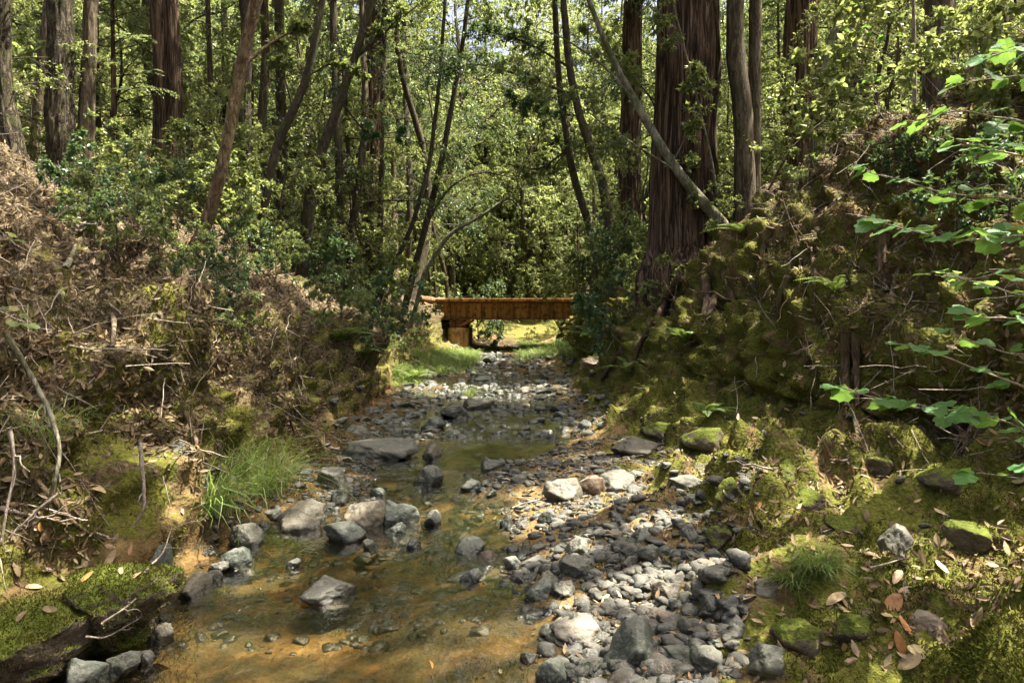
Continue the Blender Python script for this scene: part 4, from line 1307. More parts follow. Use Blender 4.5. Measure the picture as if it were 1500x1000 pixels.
def put_leaves(mb, Q, k, L, W, kind, hang=.3, spread=.9, upn=.6):
    B, m, _ = Q.shape
    t = (np.arange(k)[None] + R.random((B, k))) / k * (m - 1)
    t = np.clip(t * .85 + .15 * (m - 1), 0, m - 1.001)
    i = t.astype(int)
    f = (t - i)[..., None]
    b = np.arange(B)[:, None]
    p = (Q[b, i] * (1 - f) + Q[b, i + 1] * f).reshape(-1, 3)
    dirn = unit(Q[b, i + 1] - Q[b, i]).reshape(-1, 3)
    n = len(p)
    D = unit(dirn * .6 + rand_unit(n) * spread + [0, 0, -hang])
    N = unit(rand_unit(n) + [0, 0, upn])
    leaves(mb, p, D, N, L * R.uniform(.65, 1.2, n), W * R.uniform(.7, 1.2, n), kind, .18)


def broadleaf(seed, H, Rad, z0, nl, ns, ntw, nlf, leafL, leafW, r0=.09, kind='diamond', hang=.35, trunk=True, droop=.25, lean=(0, 0), twig_r=.0025):
    global R
    keep, R = R, np.random.default_rng(seed)
    wood, lf = MB(), MB()
    n = 24
    t = np.linspace(0, 1, n)
    C = np.stack([lean[0] * t ** 1.5, lean[1] * t ** 1.5, H * .93 * t - .2], -1)
    s = R.uniform(0, 99)
    C[:, 0] += .12 * H * .3 * vnoise(np.stack([t * 3 + s, t * 0, t * 0], -1), 3)
    C[:, 1] += .12 * H * .3 * vnoise(np.stack([t * 3 + s, t * 0 + 5, t * 0], -1), 4)
    C[:, :2] -= C[0, :2]
    rr = r0 * (1 - .8 * t) * (1 + .35 * np.exp(-t * H / .25))
    if trunk: tubes(wood, C[None], rr[None], 10)
    tl = z0 / H + (1 - z0 / H) * (np.arange(nl) + R.random(nl)) / nl
    idx = np.clip(tl * (n - 1), 0, n - 1.01)
    i = idx.astype(int)
    f = (idx - i)[:, None]
    p = C[i] * (1 - f) + C[i + 1] * f
    az = np.arange(nl) * 2.4 + R.uniform(-.5, .5, nl)
    el = R.uniform(.1, .8, nl)
    d0 = np.stack([np.cos(az) * np.cos(el), np.sin(az) * np.cos(el), np.sin(el)], -1)
    u = (tl - z0 / H) / (1 - z0 / H)
    Lm = Rad * (.55 + .6 * np.sin(PI * np.clip(u * .85 + .1, 0, 1))) * R.uniform(.75, 1.15, nl)
    Q = jitter(quad_bez(p, d0, Lm, 9, .1, droop), .2)
    Rq = (rr[i][:, None] * .5) * np.linspace(1, .3, 9)[None]
    Rq = np.minimum(Rq, .05)
    tubes(wood, Q, Rq, 6)
    Q2, R2 = branch_out(Q, Rq, ns, .25, 1., (.3, .55), 1.0, 6, .05, .05, .3)
    tubes(wood, Q2, np.maximum(R2, twig_r * 1.4), 4)
    Q3, R3 = branch_out(Q2, R2, ntw, .15, 1., (.35, .7), .9, 4, 0, 0, .3)
    tubes(wood, Q3, np.full(R3.shape, twig_r), 3)
    put_leaves(lf, Q3, nlf, leafL, leafW, kind, hang)
    R = keep
    return wood, lf


def conifer(seed, H, Rad, z0, nl, leafL, leafW, r0=.09, trunk=True, ns=14, nlf=13):
    global R
    keep, R = R, np.random.default_rng(seed)
    wood, lf = MB(), MB()
    n = 20
    t = np.linspace(0, 1, n)
    C = np.stack([.04 * np.sin(t * 5), .04 * np.cos(t * 4), H * t - .2], -1)
    rr = r0 * (1 - .92 * t)
    if trunk: tubes(wood, C[None], rr[None], 10)
    tl = z0 / H + (1 - z0 / H) * (np.arange(nl) + R.random(nl)) / nl * .98
    z = tl * H
    az = np.arange(nl) * 2.4 + R.uniform(-.4, .4, nl)
    d0 = np.stack([np.cos(az), np.sin(az), R.uniform(.05, .35, nl)], -1)
    u = (tl - z0 / H) / (1 - z0 / H)
    Lm = Rad * (1 - .8 * u) * R.uniform(.65, 1.1, nl)
    p = np.stack([z * 0, z * 0, z - .2], -1)
    Q = jitter(quad_bez(p, unit(d0), Lm, 8, 0., .3), .1)
    Rq = (.022 * np.linspace(1, .3, 8))[None].repeat(nl, 0) * (Lm / Rad + .3)[:, None]
    tubes(wood, Q, Rq, 5)
    Q2, R2 = branch_out(Q, Rq, ns, .15, 1., (.18, .42), 1.0, 5, -.05, 0, .25, flat=True)
    tubes(wood, Q2, np.full(R2.shape, .003), 3)
    B, m, _ = Q2.shape
    k = nlf
    tt_ = (np.arange(k)[None] + R.random((B, k))) / k * (m - 1.01)
    i = tt_.astype(int)
    f = (tt_ - i)[..., None]
    b = np.arange(B)[:, None]
    pp = (Q2[b, i] * (1 - f) + Q2[b, i + 1] * f)
    dr = unit(Q2[b, i + 1] - Q2[b, i])
    sd = unit(np.cross(dr, np.array([0, 0, 1.]))) * np.where(np.arange(k) % 2, 1, -1)[None, :, None]
    D = unit((dr * .55 + sd + R.normal(size=sd.shape) * .18).reshape(-1, 3) + [0, 0, -.12])
    N = unit(R.normal(size=D.shape) * .35 + [0, 0, 1])
    leaves(lf, pp.reshape(-1, 3), D, N, leafL * R.uniform(.6, 1.2, len(D)), leafW, 'diamond', .1)
    R = keep
    return wood, lf


def proto(maker, wood_mat, leaf_m, wood_name='trunk', leaf_name='crown', **kw):
    wd, lf = maker(**kw)
    return (wood_name, wd.mesh(wood_name, M[wood_mat])), (leaf_name, lf.mesh(leaf_name, M[leaf_m], smooth=False))


def plant(name, pr, loc, rz, sc, label, cat='tree', group=None):
    e = empty(name, loc, label, cat, group, rz)
    e.scale = (sc,) * 3 if np.isscalar(sc) else sc
    for nm, me in pr: link(nm, me, e)
    return e


BL = [  # understory broadleaf trees
    proto(broadleaf, 'darkbark', 'bay', seed=1, H=9., Rad=2.6, z0=1.6, nl=17, ns=8, ntw=7, nlf=13, leafL=.10, leafW=.042),
    proto(broadleaf, 'darkbark', 'light', seed=2, H=7.5, Rad=2.3, z0=.9, nl=16, ns=8, ntw=7, nlf=13, leafL=.10, leafW=.048),
    proto(broadleaf, 'greybark', 'bay', seed=3, H=11., Rad=2.9, z0=2.6, nl=18, ns=8, ntw=7, nlf=13, leafL=.105, leafW=.044, lean=(1.2, .4)),
    proto(broadleaf, 'darkbark', 'light', seed=4, H=6., Rad=2.2, z0=.5, nl=15, ns=8, ntw=7, nlf=13, leafL=.09, leafW=.045),
    proto(broadleaf, 'darkbark', 'baydark', seed=5, H=10., Rad=2.9, z0=3.2, nl=16, ns=8, ntw=7, nlf=12, leafL=.10, leafW=.036, lean=(-.9, .5), droop=.45, hang=.6),
]
BT = [
    proto(broadleaf, 'darkbark', 'bay', seed=6, H=16., Rad=3.4, z0=2.5, nl=30, ns=9, ntw=7, nlf=13, leafL=.13, leafW=.056, r0=.16),
    proto(broadleaf, 'darkbark', 'light', seed=7, H=14., Rad=3.2, z0=1.2, nl=30, ns=9, ntw=7, nlf=13, leafL=.13, leafW=.06, r0=.14),
    proto(conifer, 'redwood', 'needle', seed=23, H=18., Rad=3.2, z0=1.5, nl=70, leafL=.14, leafW=.042, r0=.18),
]
CF = [
    proto(conifer, 'redwood', 'needle', seed=21, H=10., Rad=2.4, z0=1.2, nl=44, leafL=.10, leafW=.030),
    proto(conifer, 'redwood', 'needle', seed=22, H=6.5, Rad=1.9, z0=.5, nl=34, leafL=.09, leafW=.028),
]
TALL = [proto(conifer, 'redwood', 'needle', seed=31, H=15., Rad=3.4, z0=.5, nl=46, leafL=.26, leafW=.085, trunk=False, ns=16, nlf=9)[1],
        proto(broadleaf, 'darkbark', 'bay', seed=32, H=9., Rad=3.4, z0=.6, nl=18, ns=7, ntw=6, nlf=9, leafL=.19, leafW=.085, trunk=False)[1],
        proto(conifer, 'redwood', 'needle', seed=33, H=13., Rad=2.9, z0=.3, nl=40, leafL=.24, leafW=.08, trunk=False, ns=16, nlf=9)[1]]
SL = [proto(broadleaf, 'darkbark', 'bay', seed=51, H=19., Rad=2.2, z0=11., nl=16, ns=7, ntw=6, nlf=9, leafL=.13, leafW=.055, r0=.17, lean=(.8, 0)),
      proto(broadleaf, 'greybark', 'bay', seed=52, H=21., Rad=2.2, z0=12., nl=16, ns=7, ntw=6, nlf=9, leafL=.13, leafW=.055, r0=.2, lean=(-.5, .3))]
SH = [  # shrubs
    proto(broadleaf, 'greybark', 'light', 'stem', 'foliage', seed=41, H=1.5, Rad=.85, z0=.1, nl=11, ns=6, ntw=4, nlf=8, leafL=.085, leafW=.05, r0=.018, kind='leaf', hang=.1, twig_r=.0018),
    proto(broadleaf, 'greybark', 'bay', 'stem', 'foliage', seed=42, H=1.2, Rad=.8, z0=.08, nl=10, ns=6, ntw=5, nlf=9, leafL=.06, leafW=.032, r0=.016, kind='leaf', hang=.1, twig_r=.0016),
    proto(broadleaf, 'greybark', 'baydark', 'stem', 'foliage', seed=43, H=1.4, Rad=.9, z0=.1, nl=11, ns=6, ntw=5, nlf=8, leafL=.075, leafW=.04, r0=.018, kind='leaf', hang=.2, twig_r=.0018),
    proto(broadleaf, 'greybark', 'light', 'stem', 'foliage', seed=44, H=2.3, Rad=1.0, z0=.4, nl=11, ns=5, ntw=4, nlf=7, leafL=.10, leafW=.065, r0=.02, kind='leaf', hang=.15, twig_r=.002),
]

# ------------------------------------------------------------------ the trunks one can tell apart
def trunk_mesh(C, rad, kind, seed):
    """C (n,3) centre line relative to the base, rad (n,)"""
    n = len(C)
    sides = {'redwood': 72, 'fir': 56}.get(kind, 26)
    a = np.arange(sides) * 2 * PI / sides
    T = unit(np.gradient(C, axis=0))
    U = unit(np.cross(T, np.array([0, 1., 0])))
    W = np.cross(T, U)
    s = np.concatenate([[0], np.cumsum(np.linalg.norm(np.diff(C, axis=0), axis=1))])
    Sg, Ag = np.meshgrid(s, a, indexing='ij')
    r0 = rad.max()
    ca, sa = np.cos(Ag), np.sin(Ag)
    if kind == 'redwood':
        q = np.stack([ca * 5.5, sa * 5.5, Sg * .28 + seed], -1).reshape(-1, 3)
        q2 = np.stack([ca * 13, sa * 13, Sg * .8 + seed], -1).reshape(-1, 3)
        dsp = .13 * ridged(q, 2, seed) + .06 * fbm(q2, 2, seed + 5)
    elif kind == 'fir':
        q = np.stack([ca * 5, sa * 5, Sg * 2.2 + seed], -1).reshape(-1, 3)
        q2 = np.stack([ca * 9, sa * 9, Sg * 5. + seed], -1).reshape(-1, 3)
        dsp = .10 * ridged(q, 2, seed) + .06 * fbm(q2, 2, seed + 5)
    else:
        q = np.stack([ca * 1.3, sa * 1.3, Sg * 1.6 + seed], -1).reshape(-1, 3)
        dsp = .10 * fbm(q, 3, seed)
    dsp = dsp.reshape(Sg.shape)
    if kind in ('redwood', 'fir'):
        lob = .16 * vnoise(np.stack([ca * 1.4, sa * 1.4, Sg * .25 + seed], -1).reshape(-1, 3), seed).reshape(Sg.shape)
        dsp = dsp + lob + (.3 if kind == 'redwood' else .2) * np.exp(-Sg / (r0 * 1.3)) * (.7 + .6 * vnoise(np.stack([ca * 2, sa * 2, Sg * 0 + seed], -1).reshape(-1, 3), seed + 3).reshape(Sg.shape))
    rr = rad[:, None] * (1 + dsp)
    V = C[:, None, :] + rr[..., None] * (ca[..., None] * U[:, None, :] + sa[..., None] * W[:, None, :])
    i, j = np.meshgrid(np.arange(n - 1), np.arange(sides), indexing='ij')
    k = lambda i_, j_: i_ * sides + j_ % sides
    Q = np.stack([k(i, j), k(i, j + 1), k(i + 1, j + 1), k(i + 1, j)], -1).reshape(-1, 4)
    return MB().add(V, Q)


def hero(pts, Y, label, kind, mat, top=14., name='tree', crown=None, cz=7., csc=1., dY=0., limbs=(), sink=.35, yoff=None, cat='tree'):
    """pts from the base upward: (u, v, width px) at depth Y (dY: how far it leans away by its last point)"""
    pts = list(pts)
    n = len(pts)
    W, rd = [], []
    for i, (u, v, wp) in enumerate(pts):
        y = Y + dY * i / max(n - 1, 1)
        W.append(px(u, v, y))
        rd.append(wp / 2000 * y * (.84 if kind in ('redwood', 'fir') else .95))
    W, rd = np.array(W), np.array(rd)
    zg = gz_at(W[0, 0], W[0, 1])
    if zg < W[0, 2]:
        pass
    base = W[0].copy()
    base[2] = min(zg, W[0, 2] + .6) if abs(zg - W[0, 2]) < 2.5 else zg
    W[0] = base
    W = np.concatenate([[base - np.array([0, 0, sink])], W])
    rd = np.concatenate([[rd[0]], rd])
    d_ = (W[-1] - W[-2])
    d_ = d_ / max(np.linalg.norm(d_), 1e-6)
    while W[-1, 2] < top:
        d_ = unit(d_ * .85 + np.array([0, 0, .15]))
        W = np.concatenate([W, [W[-1] + d_ * 1.2]])
        rd = np.concatenate([rd, [max(rd[-1] * .94, rd[0] * .2)]])
    s = np.concatenate([[0], np.cumsum(np.linalg.norm(np.diff(W, axis=0), axis=1))])
    ns = int(min(240, s[-1] / (.06 if kind in ('redwood', 'fir') else .09)))
    tt_ = np.linspace(0, s[-1], ns)
    # smooth interpolation
    C = np.stack([np.interp(tt_, s, W[:, k]) for k in range(3)], -1)
    rr = np.interp(tt_, s, rd)
    wn = max(3, int(ns / len(W) * .9) | 1)
    pad = lambda q: np.pad(q, ((wn // 2, wn // 2), (0, 0)), mode='reflect', reflect_type='odd')
    Cp = pad(C)
    C = np.stack([Cp[i:i + ns] for i in range(wn)]).mean(0)
    sd = int(R.integers(1, 90))
    wob = np.stack([vnoise(np.stack([tt_ * .55 + sd + 9 * k, tt_ * 0, tt_ * 0], -1), 3) for k in range(3)], -1) * [1, 1, 0]
    C = C + wob * np.minimum(rr[:, None] * .35, .05)
    e = empty(name, base, label, cat)
    trunk_mesh(C - base, rr, kind, sd).obj('trunk', M[mat], e)
    for lb in limbs:
        L = np.array([px(*q[:3]) for q in lb[0]]) - base
        t2 = np.linspace(0, len(L) - 1, 7 * len(L))
        Q = np.stack([np.interp(t2, np.arange(len(L)), L[:, k]) for k in range(3)], -1)
        Q = smooth_rows(Q.T, 7).T
        rb = lb[1] * np.linspace(1, .35, len(Q))
        bm_, lf = MB(), MB()
        tubes(bm_, Q[None], rb[None], 8)
        q2, r2 = branch_out(Q[None], rb[None], lb[2] if len(lb) > 2 else 8, .25, 1., (.12, .3), .8, 6, .1, 0, .1)
        tubes(bm_, q2, np.maximum(r2 * .7, .004), 4)
        leafy = len(lb) > 3 and lb[3]
        if leafy:
            q3, r3 = branch_out(q2, r2, 9, .2, 1., (.35, .7), .9, 4, 0, 0, .2)
            tubes(bm_, q3, np.full(r3.shape, .003), 3)
            put_leaves(lf, q3, 13, .10, .042, 'diamond', .4)
        b_ = bm_.obj('branch', M[lb[4] if len(lb) > 4 else mat], e)
        if leafy: lf.obj('leaves', M[lb[3]], b_, smooth=False)
    if crown is not None:
        i = np.argmin(np.abs(C[:, 2] - base[2] - cz))
        c = link('crown', TALL[crown][1], e, (C[i] - base) * [1, 1, 1])
        c.scale = (csc,) * 3
        c.rotation_euler = (0, 0, R.uniform(0, 6.28))
    return e


# left bank
hero([(28, 215, 36), (12, 160, 26), (2, 90, 24), (2, 0, 24)], 12, 'dark mossy trunk curving up at the very left edge', 'fir', 'fir', crown=1, cz=11, csc=.7)
hero([(50, 185, 15), (60, 90, 13), (68, 0, 11)], 13.5, 'slim slightly tilted trunk right of the curved one at the left edge', 'plain', 'greybark', crown=1, cz=12, csc=.7)
hero([(95, 235, 48), (94, 120, 40), (90, 0, 37)], 13, 'thick fir with deeply furrowed bark and ivy at its foot on the left bank', 'fir', 'fir', top=20, name='fir_tree', crown=0, cz=11.5, csc=.7)
hero([(128, 232, 26), (131, 110, 21), (134, 0, 20)], 13.3, 'straight brown trunk just right of the thick furrowed fir', 'fir', 'greybark', top=18, crown=2, cz=12, csc=.7)
hero([(243, 310, 44), (240, 150, 36), (238, 0, 34)], 16, 'big redwood with long vertical bark ridges on the left bank', 'redwood', 'redwood', top=24, name='redwood', crown=0, cz=13, csc=.7)
hero([(259, 300, 26), (258, 140, 20), (252, 0, 16)], 15.8, 'reddish second stem grown against the big left redwood', 'redwood', 'redwood', top=22, name='redwood')
hero([(312, 260, 9), (309, 120, 8), (305, 0, 7)], 18, 'thin straight pole of a tree between the left redwood and leaning trunk', 'plain', 'darkbark', crown=2, cz=13, csc=.7)
hero([(262, 450, 24), (285, 375, 20), (316, 290, 18), (338, 190, 18), (356, 90, 18), (377, 0, 17)], 9.5,
     'leaning mottled brown trunk growing from the left leaf slope', 'plain', 'warmbark', top=11, name='leaning_tree', crown=1, cz=6.5, csc=.9,
     limbs=[([(357, 95, 9.5), (400, 60, 9.8), (440, 40, 10.)], .03, 7, 'bay')])
hero([(362, 300, 23), (361, 150, 19), (358, 20, 17)], 17, 'dark straight trunk directly behind the leaning mottled trunk', 'redwood', 'darkbark', top=20, crown=0, cz=13, csc=.7)
hero([(383, 290, 16), (386, 150, 13), (388, 0, 12)], 19, 'grey trunk a little right of the dark straight one', 'plain', 'greybark', crown=2, cz=13, csc=.7)
hero([(413, 300, 18), (412, 150, 16), (410, 0, 15)], 20, 'pale grey redwood trunk half hidden left of the curved trunk', 'redwood', 'greybark', top=20, crown=0, cz=13, csc=.7)
hero([(372, 250, 12), (405, 210, 13), (428, 170, 13), (455, 100, 11), (473, 0, 10)], 15, 'slender dark trunk sweeping up to the right in the left wood', 'plain', 'darkbark', name='leaning_tree', crown=1, cz=7, csc=.7,
     limbs=[([(452, 110, 15), (490, 90, 15.3), (540, 110, 15.5)], .03, 9, 'bay'), ([(430, 165, 15), (400, 45, 14.8)], .02, 6, 'bay')])
hero([(440, 312, 20), (458, 262, 17), (485, 190, 15), (505, 130, 13), (522, 80, 12)], 16, 'black curved trunk leaning right with a long limb at its top', 'plain', 'darkbark', name='leaning_tree', crown=1, cz=8,
     limbs=[([(520, 85, 16), (560, 50, 16), (615, 5, 16.2)], .055, 10, 'bay'), ([(500, 150, 16), (540, 200, 16.5), (600, 190, 17)], .03, 9, 'baydark')])
hero([(498, 335, 14), (496, 200, 12), (490, 60, 11)], 18, 'straight dark narrow trunk right of the black curved one', 'plain', 'darkbark', crown=2, cz=13, csc=.7)
hero([(532, 395, 38), (538, 250, 33), (545, 120, 29), (548, 0, 28)], 20, 'reddish redwood trunk near the left end of the bridge', 'redwood', 'redwood', top=22, name='redwood', crown=0, cz=14, csc=.7)
hero([(510, 395, 13), (520, 310, 12), (533, 210, 11), (535, 100, 9), (530, 20, 8)], 18.5, 'thin pale trunk leaning across the reddish redwood', 'plain', 'greybark', crown=1, cz=13, csc=.7)
hero([(553, 390, 14), (556, 250, 12), (560, 130, 10)], 20.5, 'narrow dark stem behind the reddish redwood by the bridge', 'plain', 'darkbark', crown=1, cz=13, csc=.7)
hero([(588, 440, 11), (612, 370, 10), (640, 260, 9), (660, 170, 8), (672, 100, 7)], 22, 'thin dark trunk slanting over the left end of the bridge', 'plain', 'darkbark', name='leaning_tree', crown=1, cz=9, csc=.7,
     limbs=[([(618, 340, 22), (655, 275, 22), (700, 250, 22.5), (760, 262, 23)], .05, 9, 'bay')])
hero([(600, 440, 7), (622, 395, 7), (660, 340, 6), (700, 320, 5)], 21.5, 'pale thin bowed stem arching low beside the bridge', 'plain', 'palebark', top=5, name='sapling', cat='sapling')
hero([(548, 430, 8), (575, 395, 8), (600, 340, 7), (630, 240, 7), (640, 150, 6)], 20, 'wiry dark stem left of the slanting trunk by the bridge', 'plain', 'darkbark', top=11, name='sapling', cat='sapling', crown=1, cz=8.5, csc=.5)
# right bank
hero([(1002, 455, 138), (1004, 370, 112), (1007, 200, 100), (1010, 60, 96), (1010, 0, 94)], 11.4, 'massive shaggy redwood with reddish furrowed bark on the right bank', 'redwood', 'redwood', top=28, name='redwood', crown=0, cz=9, csc=1.1, sink=1.8,
     limbs=[([(1058, 330, 10.9), (1040, 220, 10.6), (1000, 60, 10.4), (985, 0, 10.3)], .025, 5, 'bay', 'palebark')])
hero([(925, 300, 34), (926, 150, 30), (928, 0, 28)], 20, 'dark redwood behind the massive shaggy one on its left', 'redwood', 'redwood', top=24, name='redwood', crown=2, cz=9)
hero([(1090, 325, 36), (1085, 220, 30), (1083, 100, 28), (1082, 0, 27)], 11, 'larger brown stem of the twin trunk at the top of the right bank', 'plain', 'greybark', top=15, crown=1, cz=6.8)
hero([(1104, 310, 22), (1104, 200, 20), (1105, 100, 19), (1107, 0, 18)], 11.15, 'narrower stem on the right side of the twin trunk', 'plain', 'greybark', top=15, crown=1, cz=7.2, csc=.9)
hero([(1168, 190, 54), (1170, 100, 48), (1173, 0, 46)], 17, 'dark redwood with a pale strip standing behind the right crest', 'redwood', 'redwood', top=24, name='redwood', crown=0, cz=8)
hero([(1245, 150, 38), (1246, 60, 34), (1248, 0, 32)], 18, 'shadowed redwood partly hidden by leaves behind the fallen limb', 'redwood', 'redwood', top=24, name='redwood', crown=2, cz=8)
hero([(1182, 180, 13), (1205, 80, 12), (1225, 40, 11), (1240, 0, 10)], 14, 'pale slanted trunk between the two dark right redwoods', 'plain', 'palebark', name='leaning_tree', crown=1, cz=7, csc=.7)
hero([(1378, 300, 58), (1377, 180, 48), (1376, 60, 44), (1376, 0, 42)], 8, 'stout brown trunk on the high right bank behind the hazel leaves', 'fir', 'greybark', top=17, crown=2, cz=9, csc=.7, sink=.8)
hero([(1062, 338, 20), (1035, 305, 17), (1005, 265, 15), (975, 222, 14), (940, 165, 12), (925, 140, 12), (905, 105, 10), (885, 60, 9), (862, 0, 7)], 10.8,
     'pale mossy trunk leaning far out over the creek from the right bank', 'plain', 'palebark', top=7.8, name='leaning_tree', sink=.3, crown=1, cz=5.2, csc=.55,
     limbs=[([(1000, 256, 10.8), (950, 225, 10.7), (880, 180, 10.4), (760, 80, 10.0)], .018, 9, 'bay'), ([(930, 150, 10.8), (890, 100, 10.6), (830, 58, 10.4), (790, 42, 10.2)], .022, 8, None),
            ([(935, 160, 10.8), (905, 100, 11.2), (860, 40, 11.4)], .02, 9, 'light'), ([(985, 240, 10.8), (1010, 190, 10.6), (1030, 90, 10.5)], .014, 8, 'light')])
hero([(905, 345, 17), (888, 290, 15), (862, 215, 13), (845, 150, 12), (832, 85, 11), (825, 0, 10)], 19, 'dark trunk leaning left over the far right bank', 'plain', 'darkbark', name='leaning_tree', crown=1, cz=8,
     limbs=[([(842, 140, 19), (790, 120, 18.5), (700, 90, 18.), (620, 110, 17.6)], .05, 20, 'baydark'), ([(836, 100, 19), (770, 60, 18.6), (690, 40, 18.3)], .04, 20, 'baydark'),
            ([(850, 170, 19), (810, 165, 18.5), (740, 140, 18)], .03, 16, 'baydark')])
hero([(882, 375, 13), (862, 330, 12), (835, 240, 11), (820, 140, 10), (815, 60, 9)], 21, 'thinner dark trunk behind the one leaning over the far right bank', 'plain', 'darkbark', name='leaning_tree', crown=1, cz=8, csc=.8,
     limbs=[([(830, 220, 21), (790, 250, 21), (740, 240, 21)], .04, 9, 'bay')])
hero([(872, 440, 6), (871, 330, 5), (869, 250, 4)], 30.5, 'very thin straight sapling pole above the right end of the bridge', 'plain', 'darkbark', top=9, name='sapling', cat='sapling')
hero([(1345, 330, 8), (1342, 240, 7), (1340, 100, 6), (1338, 0, 5)], 8.4, 'slim bare stem just left of the stout brown trunk', 'plain', 'stick', top=8, name='sapling', cat='sapling')
# dead snag
hero([(246, 310, 16), (247, 285, 13), (249, 262, 12)], 13.8, 'short broken snag in front of the big left redwood', 'plain', 'greybark', top=3., name='tree_stump', cat='stump')

# unseen shade trees added to dapple the creek, beside and behind the camera
for i, (x, y, k, cz, s, lx, ly) in enumerate(SHADE):
    z = gz_at(x, y)
    e = empty('tree', (x, y, z), 'unseen tall tree added beside the camera to shade the creek', 'tree', 'unseen shade trees added around the camera')
    t_ = np.linspace(-.3, cz + 8, 40)
    f_ = np.clip(t_ / (cz + 3), 0, 1.3) ** 1.3
    trunk_mesh(np.stack([lx * f_, ly * f_, t_], -1), np.linspace(.26, .1, 40), 'plain', i + 3).obj('trunk', M['darkbark'], e)
    c = link('crown', TALL[k][1], e, (lx * .75, ly * .75, cz))
    c.scale = (s,) * 3
    c.rotation_euler = (0, 0, i * 1.7)

# ------------------------------------------------------------------ the wood behind
occupied = []


def free(x, y, d):
    if any((x - a) ** 2 + (y - b) ** 2 < d * d for a, b in occupied): return False
    occupied.append((x, y))
    return True


def wood(n, xr, yr, protos, label, group, cat='tree', dmin=1.6, sc=(.8, 1.25), sink=.1):
    c = 0
    for _ in range(n * 30):
        if c >= n: break
        x, y = R.uniform(*xr), R.uniform(*yr)
        if abs(x) > .95 * y + 3 or (y < 41 and -2.6 < x < 4.2) or (36 < y < 47 and 2.5 < x < 10) or not free(x, y, dmin): continue
        pr = protos[int(R.integers(len(protos)))]
        plant('tree' if cat == 'tree' else 'shrub', pr, (x, y, gz_at(x, y) - sink), R.uniform(0, 6.28), R.uniform(*sc), label, cat, group)
        c += 1


wood(10, (-12, -4.2), (18, 25), BL[:4] + CF, 'leafy young tree in the wood behind the left bank trunks', 'young trees behind the left bank trunks')
wood(11, (-20, -8), (14, 26), BL[:4] + CF, 'leafy tree filling the wood at the far left', 'trees at the far left')
wood(13, (-11.5, -3.8), (18.5, 31), SL, 'slender bare trunk rising straight through the wood left of the creek', 'slender trunks in the left wood', dmin=.9, sc=(.7, 1.1))
wood(7, (4, 11), (20, 31), SL, 'slender bare trunk rising straight through the wood right of the creek', 'slender trunks in the right wood', dmin=.9, sc=(.7, 1.1))
wood(9, (4.5, 12), (17, 25), BL[:4] + CF[:1], 'leafy young tree in the wood behind the right bank redwoods', 'young trees behind the right bank redwoods')
wood(11, (8, 22), (13, 26), BL[:4] + CF, 'leafy tree filling the wood at the far right', 'trees at the far right')
wood(10, (-9, -3.6), (24, 36), BL[:4], 'bright green tree left of the creek beyond the bridge', 'trees left of the creek beyond the bridge', dmin=1.8)
wood(10, (7.6, 14), (24, 36), BL[:4] + CF[:1], 'bright green tree right of the creek beyond the bridge', 'trees right of the creek beyond the bridge', dmin=1.8)
for (x, y, k, s, lab) in [(-3.3, 38., 0, 1.4, 'tall tree nearest behind the bridge in the middle of the view'), (1., 42.5, 1, 1.45, 'tall pale leaved tree in the middle of the view far beyond the bridge'), (2.6, 50., 0, 1.6, 'tall dark leaved tree right of the pale one far beyond the bridge'), (-1.8, 47.5, 2, 1.4, 'tall conifer left of the pale leaved tree far beyond the bridge')]:
    occupied.append((x, y))
    plant('tree', BT[k], (x, y, gz_at(x, y) - .1), x, s, lab)
for (x, y, k, s, lab) in [(-.9, 41.6, 3, 1.25, 'bright low tree at the left of the clearing end beyond the bridge'), (1.9, 41.3, 1, 1.15, 'bright low tree in the middle of the clearing end beyond the bridge'),
                          (4.2, 42.6, 3, 1.4, 'bright low tree at the right of the clearing end beyond the bridge'), (6.4, 41.5, 1, 1.2, 'bright rounded tree farther right beyond the bridge'), (.5, 44.6, 1, 1.6, 'taller bright tree rising behind the low ones beyond the bridge'), (-3.6, 43., 1, 1.5, 'bright tree at the far left of the clearing end beyond the bridge')]:
    occupied.append((x, y))
    plant('tree', BL[k], (x, y, gz_at(x, y) - .1), x * 2, s, lab)
wood(6, (-7, -2), (37, 42), BT[:2] + BL[:2], 'sunlit tree standing just past the clearing beyond the bridge', 'sunlit trees past the clearing', dmin=1.8, sc=(.8, 1.1))
wood(20, (-9, 9), (40, 54), BT, 'sunlit tree closing the view far behind the bridge', 'sunlit trees far behind the bridge', dmin=2.2, sc=(1., 1.4))
wood(44, (-40, 40), (27, 54), BT, 'distant tree on the wooded slopes', 'distant trees on the wooded slopes', dmin=2.4, sc=(.85, 1.35))
